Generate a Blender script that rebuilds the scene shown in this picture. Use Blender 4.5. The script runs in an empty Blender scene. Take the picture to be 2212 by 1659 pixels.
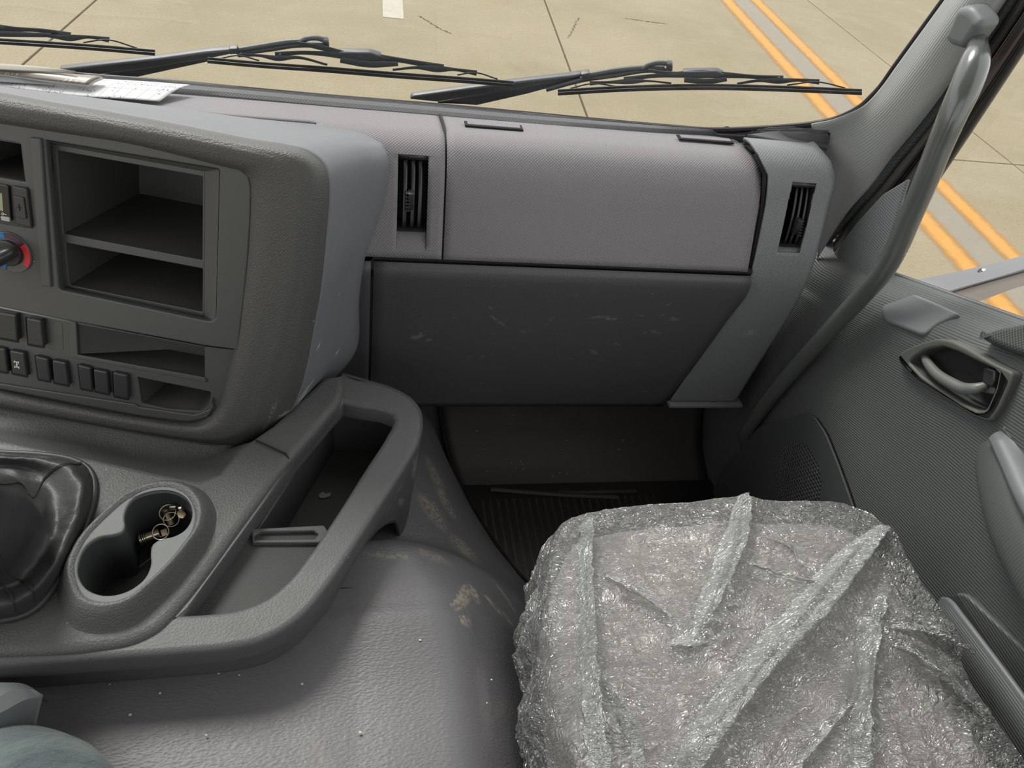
import bpy, bmesh, math, random
import numpy as np
from mathutils import Vector, Matrix, noise
random.seed(7); np.random.seed(7)
S = bpy.context.scene
COL = S.collection
# ------------------------------------------------------------ camera
F, CX, CY = 1600.0, 1106.0, 829.5
CAM = np.array([0.0, 0.0, 1.22])
_N = np.array([-343.6, 1777.0, 1600.0]); _N /= np.linalg.norm(_N)
_X = np.array([7694.0, 50.0, 1600.0]); _X -= _X.dot(_N) * _N; _X /= np.linalg.norm(_X)
M3 = np.array([_X, np.cross(-_N, _X), -_N])          # world = M3 @ (right, down, forward)
cd = bpy.data.cameras.new('camera'); cam = bpy.data.objects.new('camera', cd); COL.objects.link(cam)
R = Matrix(((M3[0][0], -M3[0][1], -M3[0][2]), (M3[1][0], -M3[1][1], -M3[1][2]), (M3[2][0], -M3[2][1], -M3[2][2])))
cam.matrix_world = Matrix.Translation(Vector(CAM)) @ R.to_4x4()
cd.sensor_width = 36; cd.lens = 36 * F / 2212; cd.clip_start = 0.02; cd.clip_end = 500
S.camera = cam
# ------------------------------------------------------------ world, sun, exposure
S.view_settings.view_transform = 'Standard'; S.view_settings.look = 'None'
S.view_settings.gamma = 1; S.view_settings.exposure = 0.0; S.view_settings.use_curve_mapping = False
S.cycles.max_bounces = 7; S.cycles.diffuse_bounces = 4; S.cycles.glossy_bounces = 3; S.cycles.transmission_bounces = 4; S.cycles.use_adaptive_sampling = True; S.cycles.adaptive_threshold = .02
w = bpy.data.worlds.new('sky'); S.world = w; w.use_nodes = True
nt = w.node_tree; nt.nodes.clear()
o_ = nt.nodes.new('ShaderNodeOutputWorld'); b_ = nt.nodes.new('ShaderNodeBackground')
tc = nt.nodes.new('ShaderNodeTexCoord'); sp = nt.nodes.new('ShaderNodeSeparateXYZ'); rp_ = nt.nodes.new('ShaderNodeValToRGB')
rp_.color_ramp.elements[0].position = 0.0; rp_.color_ramp.elements[0].color = (0.90, 0.90, 0.89, 1)
rp_.color_ramp.elements[1].position = 1.0; rp_.color_ramp.elements[1].color = (1.0, 0.985, 0.965, 1)
nt.links.new(tc.outputs['Generated'], sp.inputs[0]); nt.links.new(sp.outputs['Z'], rp_.inputs[0])
nt.links.new(rp_.outputs[0], b_.inputs[0]); nt.links.new(b_.outputs[0], o_.inputs[0])
b_.inputs[1].default_value = 1.85
sd = bpy.data.lights.new('sun', 'SUN'); sun = bpy.data.objects.new('sun', sd); COL.objects.link(sun)
sd.energy = 3.2; sd.angle = math.radians(20); sd.color = (1.0, 0.96, 0.90)
sun.rotation_euler = Vector((0.33, -0.55, -0.76)).to_track_quat('-Z', 'Y').to_euler()

# ------------------------------------------------------------ geometry helpers
def A(v): return np.array(v, dtype=float)
def ray(px, py): return M3 @ A([px - CX, py - CY, F])
def P(px, py, X=None, Y=None, Z=None, S=None):
    """the point of a plane of the scene seen at a place of the photograph"""
    d = ray(px, py)
    if S is not None:
        return CAM + d * ((S.p - CAM).dot(S.n) / d.dot(S.n))
    i, v = (0, X) if X is not None else (1, Y) if Y is not None else (2, Z)
    return CAM + d * ((v - CAM[i]) / d[i])
def Yg(x, z):
    return 1.245 - 0.13 * (abs(x) / (0.75 if x > 0 else 0.9)) ** 3 - 0.2 * (z - 0.72)
def PG(px, py, off=0.0):
    """a point on the windshield surface (off = distance outside it)"""
    y = 1.15
    for _ in range(25):
        q = P(px, py, Y=y); y = 0.5 * y + 0.5 * (Yg(q[0], q[2]) + off)
    return P(px, py, Y=y)
class Pl:
    def __init__(s, p, u, v):
        s.p = A(p); s.u = A(u) / np.linalg.norm(u); v = A(v); v = v - v.dot(s.u) * s.u
        s.v = v / np.linalg.norm(v); s.n = np.cross(s.u, s.v)
    def off(s, d): return Pl(s.p + s.n * d, s.u, s.v)
    def at(s, a, b, c=0): return s.p + s.u * a + s.v * b + s.n * c
def resample(pts, n, closed=False, lin=False):
    pts = A(pts)
    if closed: pts = np.vstack([pts, pts[:1]])
    seg = np.linalg.norm(np.diff(pts, axis=0), axis=1); seg[seg < 1e-9] = 1e-9
    t = np.concatenate([[0], np.cumsum(seg)])
    q = np.linspace(0, t[-1], n + 1 if closed else n)
    if closed: q = q[:-1]
    return interp(t, pts, q, closed, lin)
def interp(t, pts, q, closed=False, lin=False):
    pts = A(pts); t = A(t); k = len(t)
    if lin or k < 3:
        return np.stack([np.interp(q, t, pts[:, j]) for j in range(pts.shape[1])], 1)
    d = np.diff(pts, axis=0) / np.diff(t)[:, None]
    m = np.zeros_like(pts)
    h = np.diff(t)
    m[1:-1] = (d[:-1] * h[1:, None] + d[1:] * h[:-1, None]) / (h[:-1] + h[1:])[:, None]
    if closed:
        m[0] = m[-1] = (d[-1] * h[0] + d[0] * h[-1]) / (h[0] + h[-1])
    else:
        m[0] = d[0]; m[-1] = d[-1]
    i = np.clip(np.searchsorted(t, q, side='right') - 1, 0, k - 2)
    s = ((q - t[i]) / h[i])[:, None]; hh = h[i][:, None]
    return ((2*s**3 - 3*s**2 + 1) * pts[i] + (s**3 - 2*s**2 + s) * hh * m[i]
            + (-2*s**3 + 3*s**2) * pts[i+1] + (s**3 - s**2) * hh * m[i+1])
def round_poly(pts, r, k=6):
    out = []; n = len(pts)
    for i in range(n):
        p = pts[i]; rr = p[2] if len(p) > 2 else r
        p = A(p[:2]); a = A(pts[i-1][:2]); b = A(pts[(i+1) % n][:2])
        la, lb = np.linalg.norm(a-p), np.linalg.norm(b-p)
        rr = min(rr, la*.48, lb*.48)
        if rr < 0.01: out.append(p); continue
        s = p + (a-p)/la*rr; e = p + (b-p)/lb*rr
        for j in range(k+1):
            t = j/k; out.append((1-t)**2*s + 2*t*(1-t)*p + t*t*e)
    return out
WL = {}
def wl(o): return WL.get(o.name, Vector((0, 0, 0))) if o else Vector((0, 0, 0))
def thing(name, label=None, cat=None, loc=(0, 0, 0), group=None, kind=None, parent=None):
    o = bpy.data.objects.new(name, None); COL.objects.link(o); o.empty_display_size = 0.05
    WL[o.name] = Vector(loc)
    if parent: o.parent = parent; o.location = Vector(loc) - wl(parent)
    else: o.location = loc
    return tag(o, label, cat, group, kind)
def tag(o, label=None, cat=None, group=None, kind=None):
    if label: o['label'] = label
    if cat: o['category'] = cat
    if group: o['group'] = group
    if kind: o['kind'] = kind
    return o
def link(name, me, mat, parent=None, base=None, **kw):
    n = len(me.vertices); co = np.empty(n*3); me.vertices.foreach_get('co', co); co = co.reshape(-1, 3)
    c = (co.min(0) + co.max(0)) / 2 if base is None else A(base)
    me.transform(Matrix.Translation(Vector(-c)))
    o = bpy.data.objects.new(name, me); COL.objects.link(o)
    WL[o.name] = Vector(c)
    if mat: me.materials.clear(); me.materials.append(mat)
    if parent: o.parent = parent
    o.location = Vector(c) - wl(parent)
    me.name = o.name
    return tag(o, **kw)
def smooth(me, ang=None):
    me.polygons.foreach_set('use_smooth', [True] * len(me.polygons))
    if ang: me.set_sharp_from_angle(angle=math.radians(ang))
def grid_mesh(G, uv=None, wrapu=False, ang=50, skip=None):
    """G: (nv, nu, 3) points"""
    nv, nu = G.shape[:2]
    me = bpy.data.meshes.new('m')
    faces = []
    for j in range(nv-1):
        for i in range(nu if wrapu else nu-1):
            if skip is not None and skip(j, i): continue
            a = j*nu+i; b = j*nu+(i+1) % nu
            faces.append((a, b, b+nu, a+nu))
    me.from_pydata(G.reshape(-1, 3).tolist(), [], faces)
    if uv is None:
        du = np.concatenate([np.zeros((nv, 1)), np.cumsum(np.linalg.norm(np.diff(G, axis=1), axis=2), 1)], 1)
        dv = np.concatenate([np.zeros((1, nu)), np.cumsum(np.linalg.norm(np.diff(G, axis=0), axis=2), 0)], 0)
        du = np.repeat(du[nv//2:nv//2+1], nv, 0) if not wrapu else du
        uv = np.stack([du, np.repeat(dv[:, nu//2:nu//2+1], nu, 1)], 2)
    L = me.uv_layers.new(name='UVMap')
    vi = np.empty(len(me.loops), dtype=np.int32); me.loops.foreach_get('vertex_index', vi)
    L.data.foreach_set('uv', uv.reshape(-1, 2)[vi].ravel())
    smooth(me, ang); me.update()
    return me
def solid(o, th, off=-1):
    m = o.modifiers.new('solidify', 'SOLIDIFY'); m.thickness = th; m.offset = off; m.use_even_offset = False
    return o
def loft_grid(rows, nu, nv, lin_u=False, lin_v=False):
    rs = [resample(r, nu, lin=lin_u) for r in rows]
    ts = [0]
    for a, b in zip(rs[:-1], rs[1:]): ts.append(ts[-1] + max(1e-5, np.linalg.norm(a-b, axis=1).mean()))
    q = np.unique(np.concatenate([np.linspace(0, ts[-1], nv)])) if not lin_v else np.array(ts)
    st = np.stack(rs)                                   # (k, nu, 3)
    out = interp(A(ts), st.reshape(len(ts), -1), q, lin=lin_v)
    return out.reshape(len(q), nu, 3)
def loft(name, rows, mat, parent=None, nu=60, nv=24, th=0.003, lin_u=False, lin_v=False, ang=50, flip=False, **kw):
    G = loft_grid(rows, nu, nv, lin_u, lin_v)
    if flip: G = G[::-1]
    o = link(name, grid_mesh(G, ang=ang), mat, parent, **kw)
    if th: solid(o, th)
    return o
def plate(name, outs, pl, th, mat, parent=None, bev=0.0015, px=True, res=2, **kw):
    """a solid plate of the given outline(s) (the first is the edge, the others are holes), front face on the plane"""
    cu = bpy.data.curves.new('c', 'CURVE'); cu.dimensions = '2D'; cu.fill_mode = 'BOTH'
    for pts in outs:
        uvp = []
        for p in pts:
            if px:
                q = P(p[0], p[1], S=pl) - pl.p; uvp.append((q.dot(pl.u), q.dot(pl.v)))
            else: uvp.append((p[0], p[1]))
        s = cu.splines.new('POLY'); s.points.add(len(uvp)-1); s.use_cyclic_u = True
        for k, (a, b) in enumerate(uvp): s.points[k].co = (a, b, 0, 1)
    bev = min(bev, th*.49)
    cu.bevel_depth = bev; cu.bevel_resolution = res; cu.offset = -bev; cu.extrude = th/2 - bev
    co = bpy.data.objects.new('c', cu)
    me = bpy.data.meshes.new_from_object(co)
    bpy.data.objects.remove(co); bpy.data.curves.remove(cu)
    while me.uv_layers: me.uv_layers.remove(me.uv_layers[0])
    L = me.uv_layers.new(name='UVMap')
    n = len(me.vertices); c3 = np.empty(n*3); me.vertices.foreach_get('co', c3); c3 = c3.reshape(-1, 3)
    vi = np.empty(len(me.loops), dtype=np.int32); me.loops.foreach_get('vertex_index', vi)
    L.data.foreach_set('uv', c3[vi][:, :2].ravel())
    W = pl.p[None] + c3[:, :1]*pl.u + c3[:, 1:2]*pl.v + (c3[:, 2:3] - th/2)*pl.n
    me.vertices.foreach_set('co', W.ravel())
    smooth(me, 35); me.update()
    return link(name, me, mat, parent, **kw)
def tube_mesh(pts, rad, k=14, n=None, flat=None, caps=True, up=(0, 0, 1)):
    """swept tube; rad scalar or list per point; flat = (a, b) scales of the section"""
    pts = A(pts); r = A([rad]*len(pts) if np.isscalar(rad) else rad)
    if n:
        full = np.hstack([pts, r[:, None]])
        seg = np.linalg.norm(np.diff(pts, axis=0), axis=1); t = np.concatenate([[0], np.cumsum(seg)])
        full = interp(t, full, np.linspace(0, t[-1], n)); pts, r = full[:, :3], full[:, 3]
    T = np.gradient(pts, axis=0); T /= np.linalg.norm(T, axis=1)[:, None]
    u = A(up); rows = []
    for i in range(len(pts)):
        s = np.cross(T[i], u)
        if np.linalg.norm(s) < 1e-3: s = np.cross(T[i], A([1, 0, 0.1]))
        s /= np.linalg.norm(s); b = np.cross(s, T[i])
        a = np.arange(k)*2*math.pi/k; fa, fb = flat or (1, 1)
        rows.append(pts[i] + r[i]*(np.cos(a)[:, None]*s*fa + np.sin(a)[:, None]*b*fb))
    G = np.stack(rows)
    if caps:
        e0 = pts[0][None].repeat(k, 0); e1 = pts[-1][None].repeat(k, 0)
        G = np.concatenate([e0[None], G, e1[None]])
    me = grid_mesh(G, wrapu=True, ang=50)
    bm = bmesh.new(); bm.from_mesh(me); bmesh.ops.remove_doubles(bm, verts=bm.verts, dist=1e-7)
    bmesh.ops.recalc_face_normals(bm, faces=bm.faces); bm.to_mesh(me); bm.free()
    return me
def tube(name, pts, rad, mat, parent=None, k=14, n=None, flat=None, up=(0, 0, 1), **kw):
    return link(name, tube_mesh(pts, rad, k, n, flat, True, up), mat, parent, **kw)
def box_mesh(pl, a0, a1, b0, b1, c0, c1, bev=0.0):
    bm = bmesh.new()
    vs = [bm.verts.new(pl.at(a, b, c)) for a in (a0, a1) for b in (b0, b1) for c in (c0, c1)]
    for f in ((0,1,3,2), (4,6,7,5), (0,4,5,1), (2,3,7,6), (0,2,6,4), (1,5,7,3)): bm.faces.new([vs[i] for i in f])
    bmesh.ops.recalc_face_normals(bm, faces=bm.faces)
    if bev: bmesh.ops.bevel(bm, geom=bm.edges[:], offset=bev, segments=2, affect='EDGES', profile=.5)
    me = bpy.data.meshes.new('m'); bm.to_mesh(me); bm.free(); smooth(me, 40)
    return me
WP = Pl((0, 0, 0), (1, 0, 0), (0, 1, 0))
def box(name, a, b, mat, parent=None, bev=0.0, pl=WP, **kw):
    return link(name, box_mesh(pl, a[0], b[0], a[1], b[1], a[2], b[2], bev), mat, parent, **kw)
def join(meshes):
    bm = bmesh.new()
    for m in meshes: bm.from_mesh(m)
    me = bpy.data.meshes.new('m'); bm.to_mesh(me); bm.free(); smooth(me, 40); return me
def copy_tree(o, parent=None, **kw):
    c = o.copy(); COL.objects.link(c); WL[c.name] = wl(o)
    if parent: c.parent = parent
    for ch in list(o.children): copy_tree(ch, c)
    return tag(c, **kw)

# ------------------------------------------------------------ materials
MATS = {}
class NB:
    def __init__(s, name):
        s.m = bpy.data.materials.new(name); s.m.use_nodes = True; s.t = s.m.node_tree; s.t.nodes.clear()
        s.out = s.n('OutputMaterial')
    def n(s, typ, ins=None, **kw):
        x = s.t.nodes.new('ShaderNode' + typ)
        for k, v in kw.items(): setattr(x, k, v)
        for k, v in (ins or {}).items():
            if isinstance(v, tuple) and len(v) == 2 and hasattr(v[0], 'outputs'): s.t.links.new(v[0].outputs[v[1]], x.inputs[k])
            elif hasattr(v, 'outputs'): s.t.links.new(v.outputs[0], x.inputs[k])
            else: x.inputs[k].default_value = v
        return x
    def math(s, op, a, b=None, c=None, clamp=False):
        d = {0: a}
        if b is not None: d[1] = b
        if c is not None: d[2] = c
        return s.n('Math', d, operation=op, use_clamp=clamp)
    def mix(s, fac, a, b, blend='MIX'):
        x = s.n('Mix', data_type='RGBA', blend_type=blend)
        for i, v in ((0, fac), (6, a), (7, b)):
            if hasattr(v, 'outputs'): s.t.links.new(v.outputs[2] if v.bl_idname == 'ShaderNodeMix' else v.outputs[0], x.inputs[i])
            elif isinstance(v, tuple) and hasattr(v[0], 'outputs'): s.t.links.new(v[0].outputs[v[1]], x.inputs[i])
            else: x.inputs[i].default_value = v if i == 0 or len(v) == 4 else (*v, 1)
        return x
    def noise(s, scale, det=4, rough=.55, vec=None, dist=0.0):
        d = {'Scale': scale, 'Detail': det, 'Roughness': rough, 'Distortion': dist}
        if vec is not None: d['Vector'] = vec
        return s.n('TexNoise', d)
    def ramp(s, x, lo, hi): return s.n('MapRange', {0: x, 1: lo, 2: hi, 3: 0.0, 4: 1.0}, interpolation_type='SMOOTHSTEP')
def srgb(r, g, b):
    f = lambda c: (c/255/12.92) if c <= 10.3 else ((c/255+.055)/1.055)**2.4
    return (f(r), f(g), f(b))
def plastic(name, col, rough=.5, pat=None, amp=1.0, dirt=0.0, dirt_col=(.20, .16, .12), scuffs=(), spec=.5, speck=0.0, dirtscale=9, pitch=.0048, coat=0):
    b = NB(name); tcn = b.n('TexCoord'); geo = b.n('NewGeometry')
    pos = (geo, 'Position')
    base = b.mix(b.math('MULTIPLY', b.noise(14, 3, vec=(tcn, 'Object')), 0.5), (*col,), tuple(c*.86 for c in col))
    rgh = b.math('ADD', b.math('MULTIPLY', b.noise(40, 4, vec=(tcn, 'Object')), .12), rough-.06)
    if dirt:
        d1 = b.ramp(b.noise(dirtscale, 8, .65, vec=pos, dist=.6), .62-.22*dirt, .80)
        d1 = b.math('MULTIPLY', d1, min(1.0, .35+.6*dirt))
        base = b.mix(d1, base, dirt_col)
    if speck:
        v = b.n('TexVoronoi', {'Scale': 95.0, 'Vector': pos, 'Randomness': 1.0})
        sm = b.math('LESS_THAN', (v, 'Distance'), .055)
        sel = b.math('LESS_THAN', b.n('SeparateColor', {0: (v, 'Color')}), speck)
        base = b.mix(b.math('MULTIPLY', sm, sel), base, (.6, .6, .58))
    if scuffs:
        acc = None; nz = b.noise(160, 3, .6, vec=pos)
        nz2 = b.ramp(nz, .36, .60)
        for (c, u, L, v, W, k) in scuffs:
            d = b.n('VectorMath', {0: pos, 1: tuple(c)}, operation='SUBTRACT')
            x = b.n('VectorMath', {0: d, 1: tuple(A(u)/np.linalg.norm(u)/L)}, operation='DOT_PRODUCT')
            y = b.n('VectorMath', {0: d, 1: tuple(A(v)/np.linalg.norm(v)/W)}, operation='DOT_PRODUCT')
            y2 = b.math('ADD', (y, 'Value'), b.math('MULTIPLY', b.math('SUBTRACT', nz, .5), 2.2))
            r2 = b.math('ADD', b.math('POWER', b.math('ABSOLUTE', (x, 'Value')), 2.0), b.math('POWER', b.math('ABSOLUTE', y2), 2.0))
            m_ = b.math('MULTIPLY', b.n('MapRange', {0: r2, 1: 1.0, 2: .3, 3: 0.0, 4: k}), 1.0)
            acc = m_ if acc is None else b.math('MAXIMUM', acc, m_)
        base = b.mix(b.math('MULTIPLY', acc, nz2), base, dirt_col)
    bs = b.n('BsdfPrincipled', {'Base Color': (base, 2), 'Roughness': rgh, 'Specular IOR Level': spec})
    if coat: bs.inputs['Coat Weight'].default_value = coat; bs.inputs['Coat Roughness'].default_value = .15
    h = None
    if pat == 'weave':
        uvs = b.n('SeparateXYZ', {0: (tcn, 'UV')}); k = 2*math.pi/pitch
        su = b.math('SINE', b.math('MULTIPLY', (uvs, 0), k)); sv = b.math('SINE', b.math('MULTIPLY', (uvs, 1), k))
        h = b.math('MULTIPLY', su, sv); dist = .00028*amp
    elif pat == 'line':
        uvs = b.n('SeparateXYZ', {0: (tcn, 'UV')})
        h = b.math('SINE', b.math('MULTIPLY', (uvs, 1), 2*math.pi/pitch)); dist = .00022*amp
    elif pat == 'grain':
        v = b.n('TexVoronoi', {'Scale': 480.0, 'Vector': b.mix(.004, (tcn, 'Object'), (b.noise(300, 2, vec=(tcn, 'Object')), 'Color'))[0] if False else (tcn, 'Object')}, feature='SMOOTH_F1')
        h = b.math('ADD', (v, 'Distance'), b.math('MULTIPLY', b.noise(900, 2, vec=(tcn, 'Object')), .5)); dist = .0007*amp
    elif pat == 'leather':
        mp = b.n('Mapping', {'Vector': (tcn, 'Object'), 'Scale': (210.0, 430.0, 300.0)})
        v = b.n('TexVoronoi', {'Scale': 1.0, 'Vector': mp}, feature='SMOOTH_F1')
        h = b.math('ADD', (v, 'Distance'), b.math('MULTIPLY', b.noise(600, 2, vec=(tcn, 'Object')), .4)); dist = .0012*amp
    elif pat == 'fine':
        h = b.noise(1500, 2, vec=(tcn, 'Object')); dist = .0003*amp
    if h is not None:
        bp = b.n('Bump', {'Height': h, 'Distance': dist, 'Strength': 1.0}); b.t.links.new(bp.outputs[0], bs.inputs['Normal'])
    b.t.links.new(bs.outputs[0], b.out.inputs[0]); MATS[name] = b.m
    return b.m
def simple(name, col, rough=.5, metal=0.0, emit=None, spec=.5, coat=0.0):
    b = NB(name); tcn = b.n('TexCoord')
    c = b.mix(b.math('MULTIPLY', b.noise(30, 3, vec=(tcn, 'Object')), .5), (*col,), tuple(x*.85 for x in col))
    bs = b.n('BsdfPrincipled', {'Base Color': (c, 2), 'Roughness': rough, 'Metallic': metal, 'Specular IOR Level': spec, 'Coat Weight': coat})
    if emit: bs.inputs['Emission Color'].default_value = (*emit, 1); bs.inputs['Emission Strength'].default_value = 1
    b.t.links.new(bs.outputs[0], b.out.inputs[0]); return b.m
def sc(px, py, dpx, dpy, wpx, k=.6, **pl):
    """a scuff centred on the surface point seen at px,py"""
    c = P(px, py, **pl); e = P(px+dpx, py+dpy, **pl); L = np.linalg.norm(e-c)
    nn = math.hypot(dpx, dpy); e2 = P(px-dpy/nn*wpx, py+dpx/nn*wpx, **pl)
    return (c, e-c, L, e2-c, max(.0006, np.linalg.norm(e2-c)), k)

DK = srgb(92, 93, 94); G1 = srgb(112, 114, 116)
m_dash = plastic('dash_weave_plastic', srgb(130, 128, 131), .60, 'weave', amp=1.0, spec=.28)
m_top = plastic('dash_top_plastic', srgb(90, 91, 93), .6, 'weave', amp=.5, spec=.3)
sl = []
for a in ((905, 725, 14, -14, 9, .7), (925, 736, 9, 1, 4, .8), (982, 683, 8, 5, 2, .6), (1075, 690, 18, 22, 3, .55), (1058, 660, 4, 9, 4, .5),
          (1135, 713, 14, -3, 7, .35), (1185, 690, 9, -16, 4, .3), (1210, 720, 9, 0, 2, .4), (1065, 719, 9, 0, 2, .5), (1160, 740, 8, 1, 2, .4),
          (1290, 680, 26, 4, 4, .55), (1318, 684, 14, 4, 4, .7), (1452, 684, 10, 6, 6, .7), (1380, 675, 6, 4, 3, .6), (1427, 675, 6, -4, 2, .6),
          (1415, 715, 12, 9, 5, .5), (1390, 718, 6, -1, 2, .7), (1332, 745, 6, 3, 4, .6), (1285, 765, 8, 10, 6, .5), (1300, 785, 7, 3, 3, .5),
          (1232, 780, 6, 2, 3, .4), (1380, 798, 9, 1, 2, .5), (1470, 803, 6, -5, 4, .4), (1240, 627, 8, -2, 1.5, .5), (1400, 622, 6, 5, 2, .4),
          (1015, 776, 12, 0, 2, .35), (1045, 776, 10, 1, 2, .45), (1060, 771, 6, 0, 2, .4), (905, 778, 8, 9, 2, .3), (1230, 768, 5, 0, 2, .5),
          (1440, 648, 6, -4, 3, .5), (1345, 823, 5, 2, 3, .4), (1045, 845, 10, 1, 3, .2), (1400, 865, 10, 2, 3, .4)):
    sl.append(sc(*a[:5], k=a[5]*.55, Y=.96))
m_lower = plastic('lower_lid_plastic', srgb(80, 80, 82), .50, 'weave', amp=.5, scuffs=sl, dirt_col=(.36, .35, .33), dirt=.12, dirtscale=5)
m_endp = plastic('end_panel_plastic', srgb(122, 125, 128), .50, 'weave', amp=.9, dirt_col=(.30, .29, .24),
                 scuffs=[sc(1622, 720, 12, 6, 10, .9, Y=.96), sc(1570, 765, 10, -3, 2, .3, Y=.965), sc(1585, 787, 8, -2, 2, .3, Y=.965)])
m_podtop = plastic('pod_shell_plastic', srgb(112, 114, 119), .52, 'line', amp=.6, pitch=.0042, dirt_col=(.55, .56, .58),
                   scuffs=[sc(692, 697, 3, -6, 2.0, .9, Y=.86), sc(727, 772, 5, -4, 3, .9, Y=.86), sc(665, 805, 12, -14, 5, .8, Y=.83),
                           sc(657, 818, 7, -12, 5, .9, Y=.83), sc(633, 876, 7, -6, 3, .7, Y=.81), sc(735, 588, 4, 1, 2, .6, Y=.92)])
m_rim = plastic('rim_grain_plastic', srgb(78, 78, 76), .50, 'grain', amp=.9, dirt_col=(.34, .34, .33),
                scuffs=[sc(620, 852, 13, -7, 6, .6, Y=.80), sc(592, 840, 4, -22, 3, .35, Y=.8), sc(578, 880, 5, -14, 3, .35, Y=.79), sc(600, 830, 5, -25, 2, .3, Y=.8)])
m_bezel = plastic('bezel_plastic', srgb(80, 81, 79), .46, 'fine', amp=.6, speck=.02)
m_bin = plastic('bin_plastic', srgb(82, 82, 80), .5, 'fine', speck=.06, dirt=.1, dirt_col=(.16, .15, .13))
m_switch = plastic('switch_plastic', srgb(52, 54, 54), .32, None)
m_black = plastic('black_rubber', srgb(34, 34, 36), .6, 'fine')
m_gap = simple('gap_black', srgb(18, 18, 18), .8)
m_seal = simple('purple_black_seal', srgb(24, 20, 30), .45)
m_vent = plastic('vent_black_plastic', srgb(48, 48, 50), .35)
m_cons = plastic('console_grain_plastic', srgb(80, 82, 81), .50, 'grain', amp=.9, speck=.04)
m_rail = plastic('rail_plastic', srgb(82, 84, 84), .52, 'grain', amp=.5, speck=.03, dirt_col=(.30, .27, .24),
                 scuffs=[sc(865, 1055, 3, 16, 6, .7, Y=.72), sc(860, 1005, 4, 14, 7, .6, Y=.72), sc(895, 990, 2, 40, 8, .8, Y=.74),
                         sc(905, 1040, 2, 50, 6, .6, Y=.72), sc(893, 930, 3, 12, 5, .7, Y=.76), sc(845, 1020, 8, -14, 4, .4, Y=.72),
                         sc(905, 1100, 3, 40, 6, .6, Y=.70), sc(830, 1085, 10, -16, 3, .3, Y=.72)])
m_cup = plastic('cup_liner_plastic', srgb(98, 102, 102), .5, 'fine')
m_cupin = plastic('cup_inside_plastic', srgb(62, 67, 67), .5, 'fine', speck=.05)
m_tray = plastic('tray_rubber', srgb(60, 62, 61), .6, 'weave', amp=.6, pitch=.003, speck=.05)
m_boot = plastic('boot_leather', srgb(50, 52, 51), .52, 'leather', amp=.25, speck=.03)
m_thread = simple('dark_thread', srgb(40, 40, 38), .8)
hs = [sc(1000, 1310, 10, -40, 16, 0.90, Z=.33), sc(1022, 1290, 6, 30, 12, 0.90, Z=.33), sc(985, 1345, 12, -25, 14, 0.83, Z=.32), sc(1065, 1310, 26, 14, 9, 0.75, Z=.30), sc(1100, 1330, 18, 12, 9, 0.75, Z=.28),
      sc(1000, 1375, 10, -10, 13, 1.00, Z=.33), sc(935, 1190, 50, 6, 14, 0.45, Z=.38), sc(1090, 1280, 30, 36, 8, 0.75, Z=.25), sc(840, 1200, 60, 10, 9, 0.52, Z=.385),
      sc(940, 1020, 12, 50, 14, 0.75, Z=.22), sc(960, 1090, 14, 40, 14, 0.83, Z=.2), sc(930, 1130, 24, 50, 22, 0.68, Z=.2), sc(1000, 1190, 30, 30, 18, 0.68, Z=.2), sc(945, 1200, 50, 20, 14, 0.60, Z=.3)]
m_hump = plastic('engine_cover_vinyl', srgb(96, 96, 99), 0.44, 'leather', amp=.36, dirt=.2, dirt_col=(.30, .265, .215), scuffs=hs, speck=.03, dirtscale=4)
m_mat = plastic('rubber_floor_mat', srgb(60, 58, 57), .5, 'fine', dirt=.35, dirt_col=(.13, .105, .08), speck=.10, dirtscale=6)
m_door = plastic('door_weave_plastic', srgb(84, 88, 87), .55, 'line', amp=.9, pitch=.0042)
m_doortop = plastic('door_top_plastic', srgb(112, 115, 118), .52, 'line', amp=.7, pitch=.0042)
m_pillar = plastic('pillar_trim_plastic', srgb(160, 163, 161), .6, 'line', amp=.8, pitch=.0045)
m_smooth = plastic('smooth_grey_plastic', srgb(112, 117, 119), .45, None)
m_handlebz = plastic('handle_bezel_plastic', srgb(84, 87, 82), .5, 'fine')
m_handle = plastic('lever_plastic', srgb(104, 108, 104), .4, None)
m_bar = plastic('grab_bar_gloss', srgb(84, 88, 86), .24, None, coat=.6, spec=.6)
m_frame = plastic('door_frame_trim', srgb(70, 66, 62), .5, None)
m_frame2 = plastic('door_frame_black', srgb(38, 37, 37), .45, None)
m_wov = plastic('woven_seal', srgb(62, 68, 66), .75, 'weave', amp=1.5, pitch=.009)
m_wiper = plastic('wiper_black_metal', srgb(58, 62, 64), .42, 'fine', amp=.5, spec=.6)
m_rubber = simple('wiper_rubber', srgb(30, 30, 28), .45)
m_brkt = plastic('bracket_plastic', srgb(112, 112, 116), .5, 'fine', amp=.6, speck=.5)
m_steel = simple('nickel_steel', (.86, .82, .76), .28, 1.0)
m_brass = simple('aged_brass', (.78, .64, .48), .32, 1.0)
m_jean = None
def cloth_mat():
    b = NB('teal_denim'); tcn = b.n('TexCoord')
    c = b.mix(b.ramp(b.noise(14, 5, vec=(tcn, 'Object')), .35, .7), srgb(52, 66, 74), srgb(92, 108, 108))
    wv = b.math('MULTIPLY', b.noise(420, 3, vec=(tcn, 'Object')), 1.0)
    c = b.mix(b.math('MULTIPLY', wv, .35), (c, 2), srgb(120, 130, 126))
    bs = b.n('BsdfPrincipled', {'Base Color': (c, 2), 'Roughness': .95, 'Sheen Weight': .2})
    bp = b.n('Bump', {'Height': b.math('ADD', b.noise(700, 2, vec=(tcn, 'Object')), b.math('MULTIPLY', b.noise(22, 4, vec=(tcn, 'Object')), 14)), 'Distance': .0012}); b.t.links.new(bp.outputs[0], bs.inputs['Normal'])
    b.t.links.new(bs.outputs[0], b.out.inputs[0]); return b.m
m_jean = cloth_mat()
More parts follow.
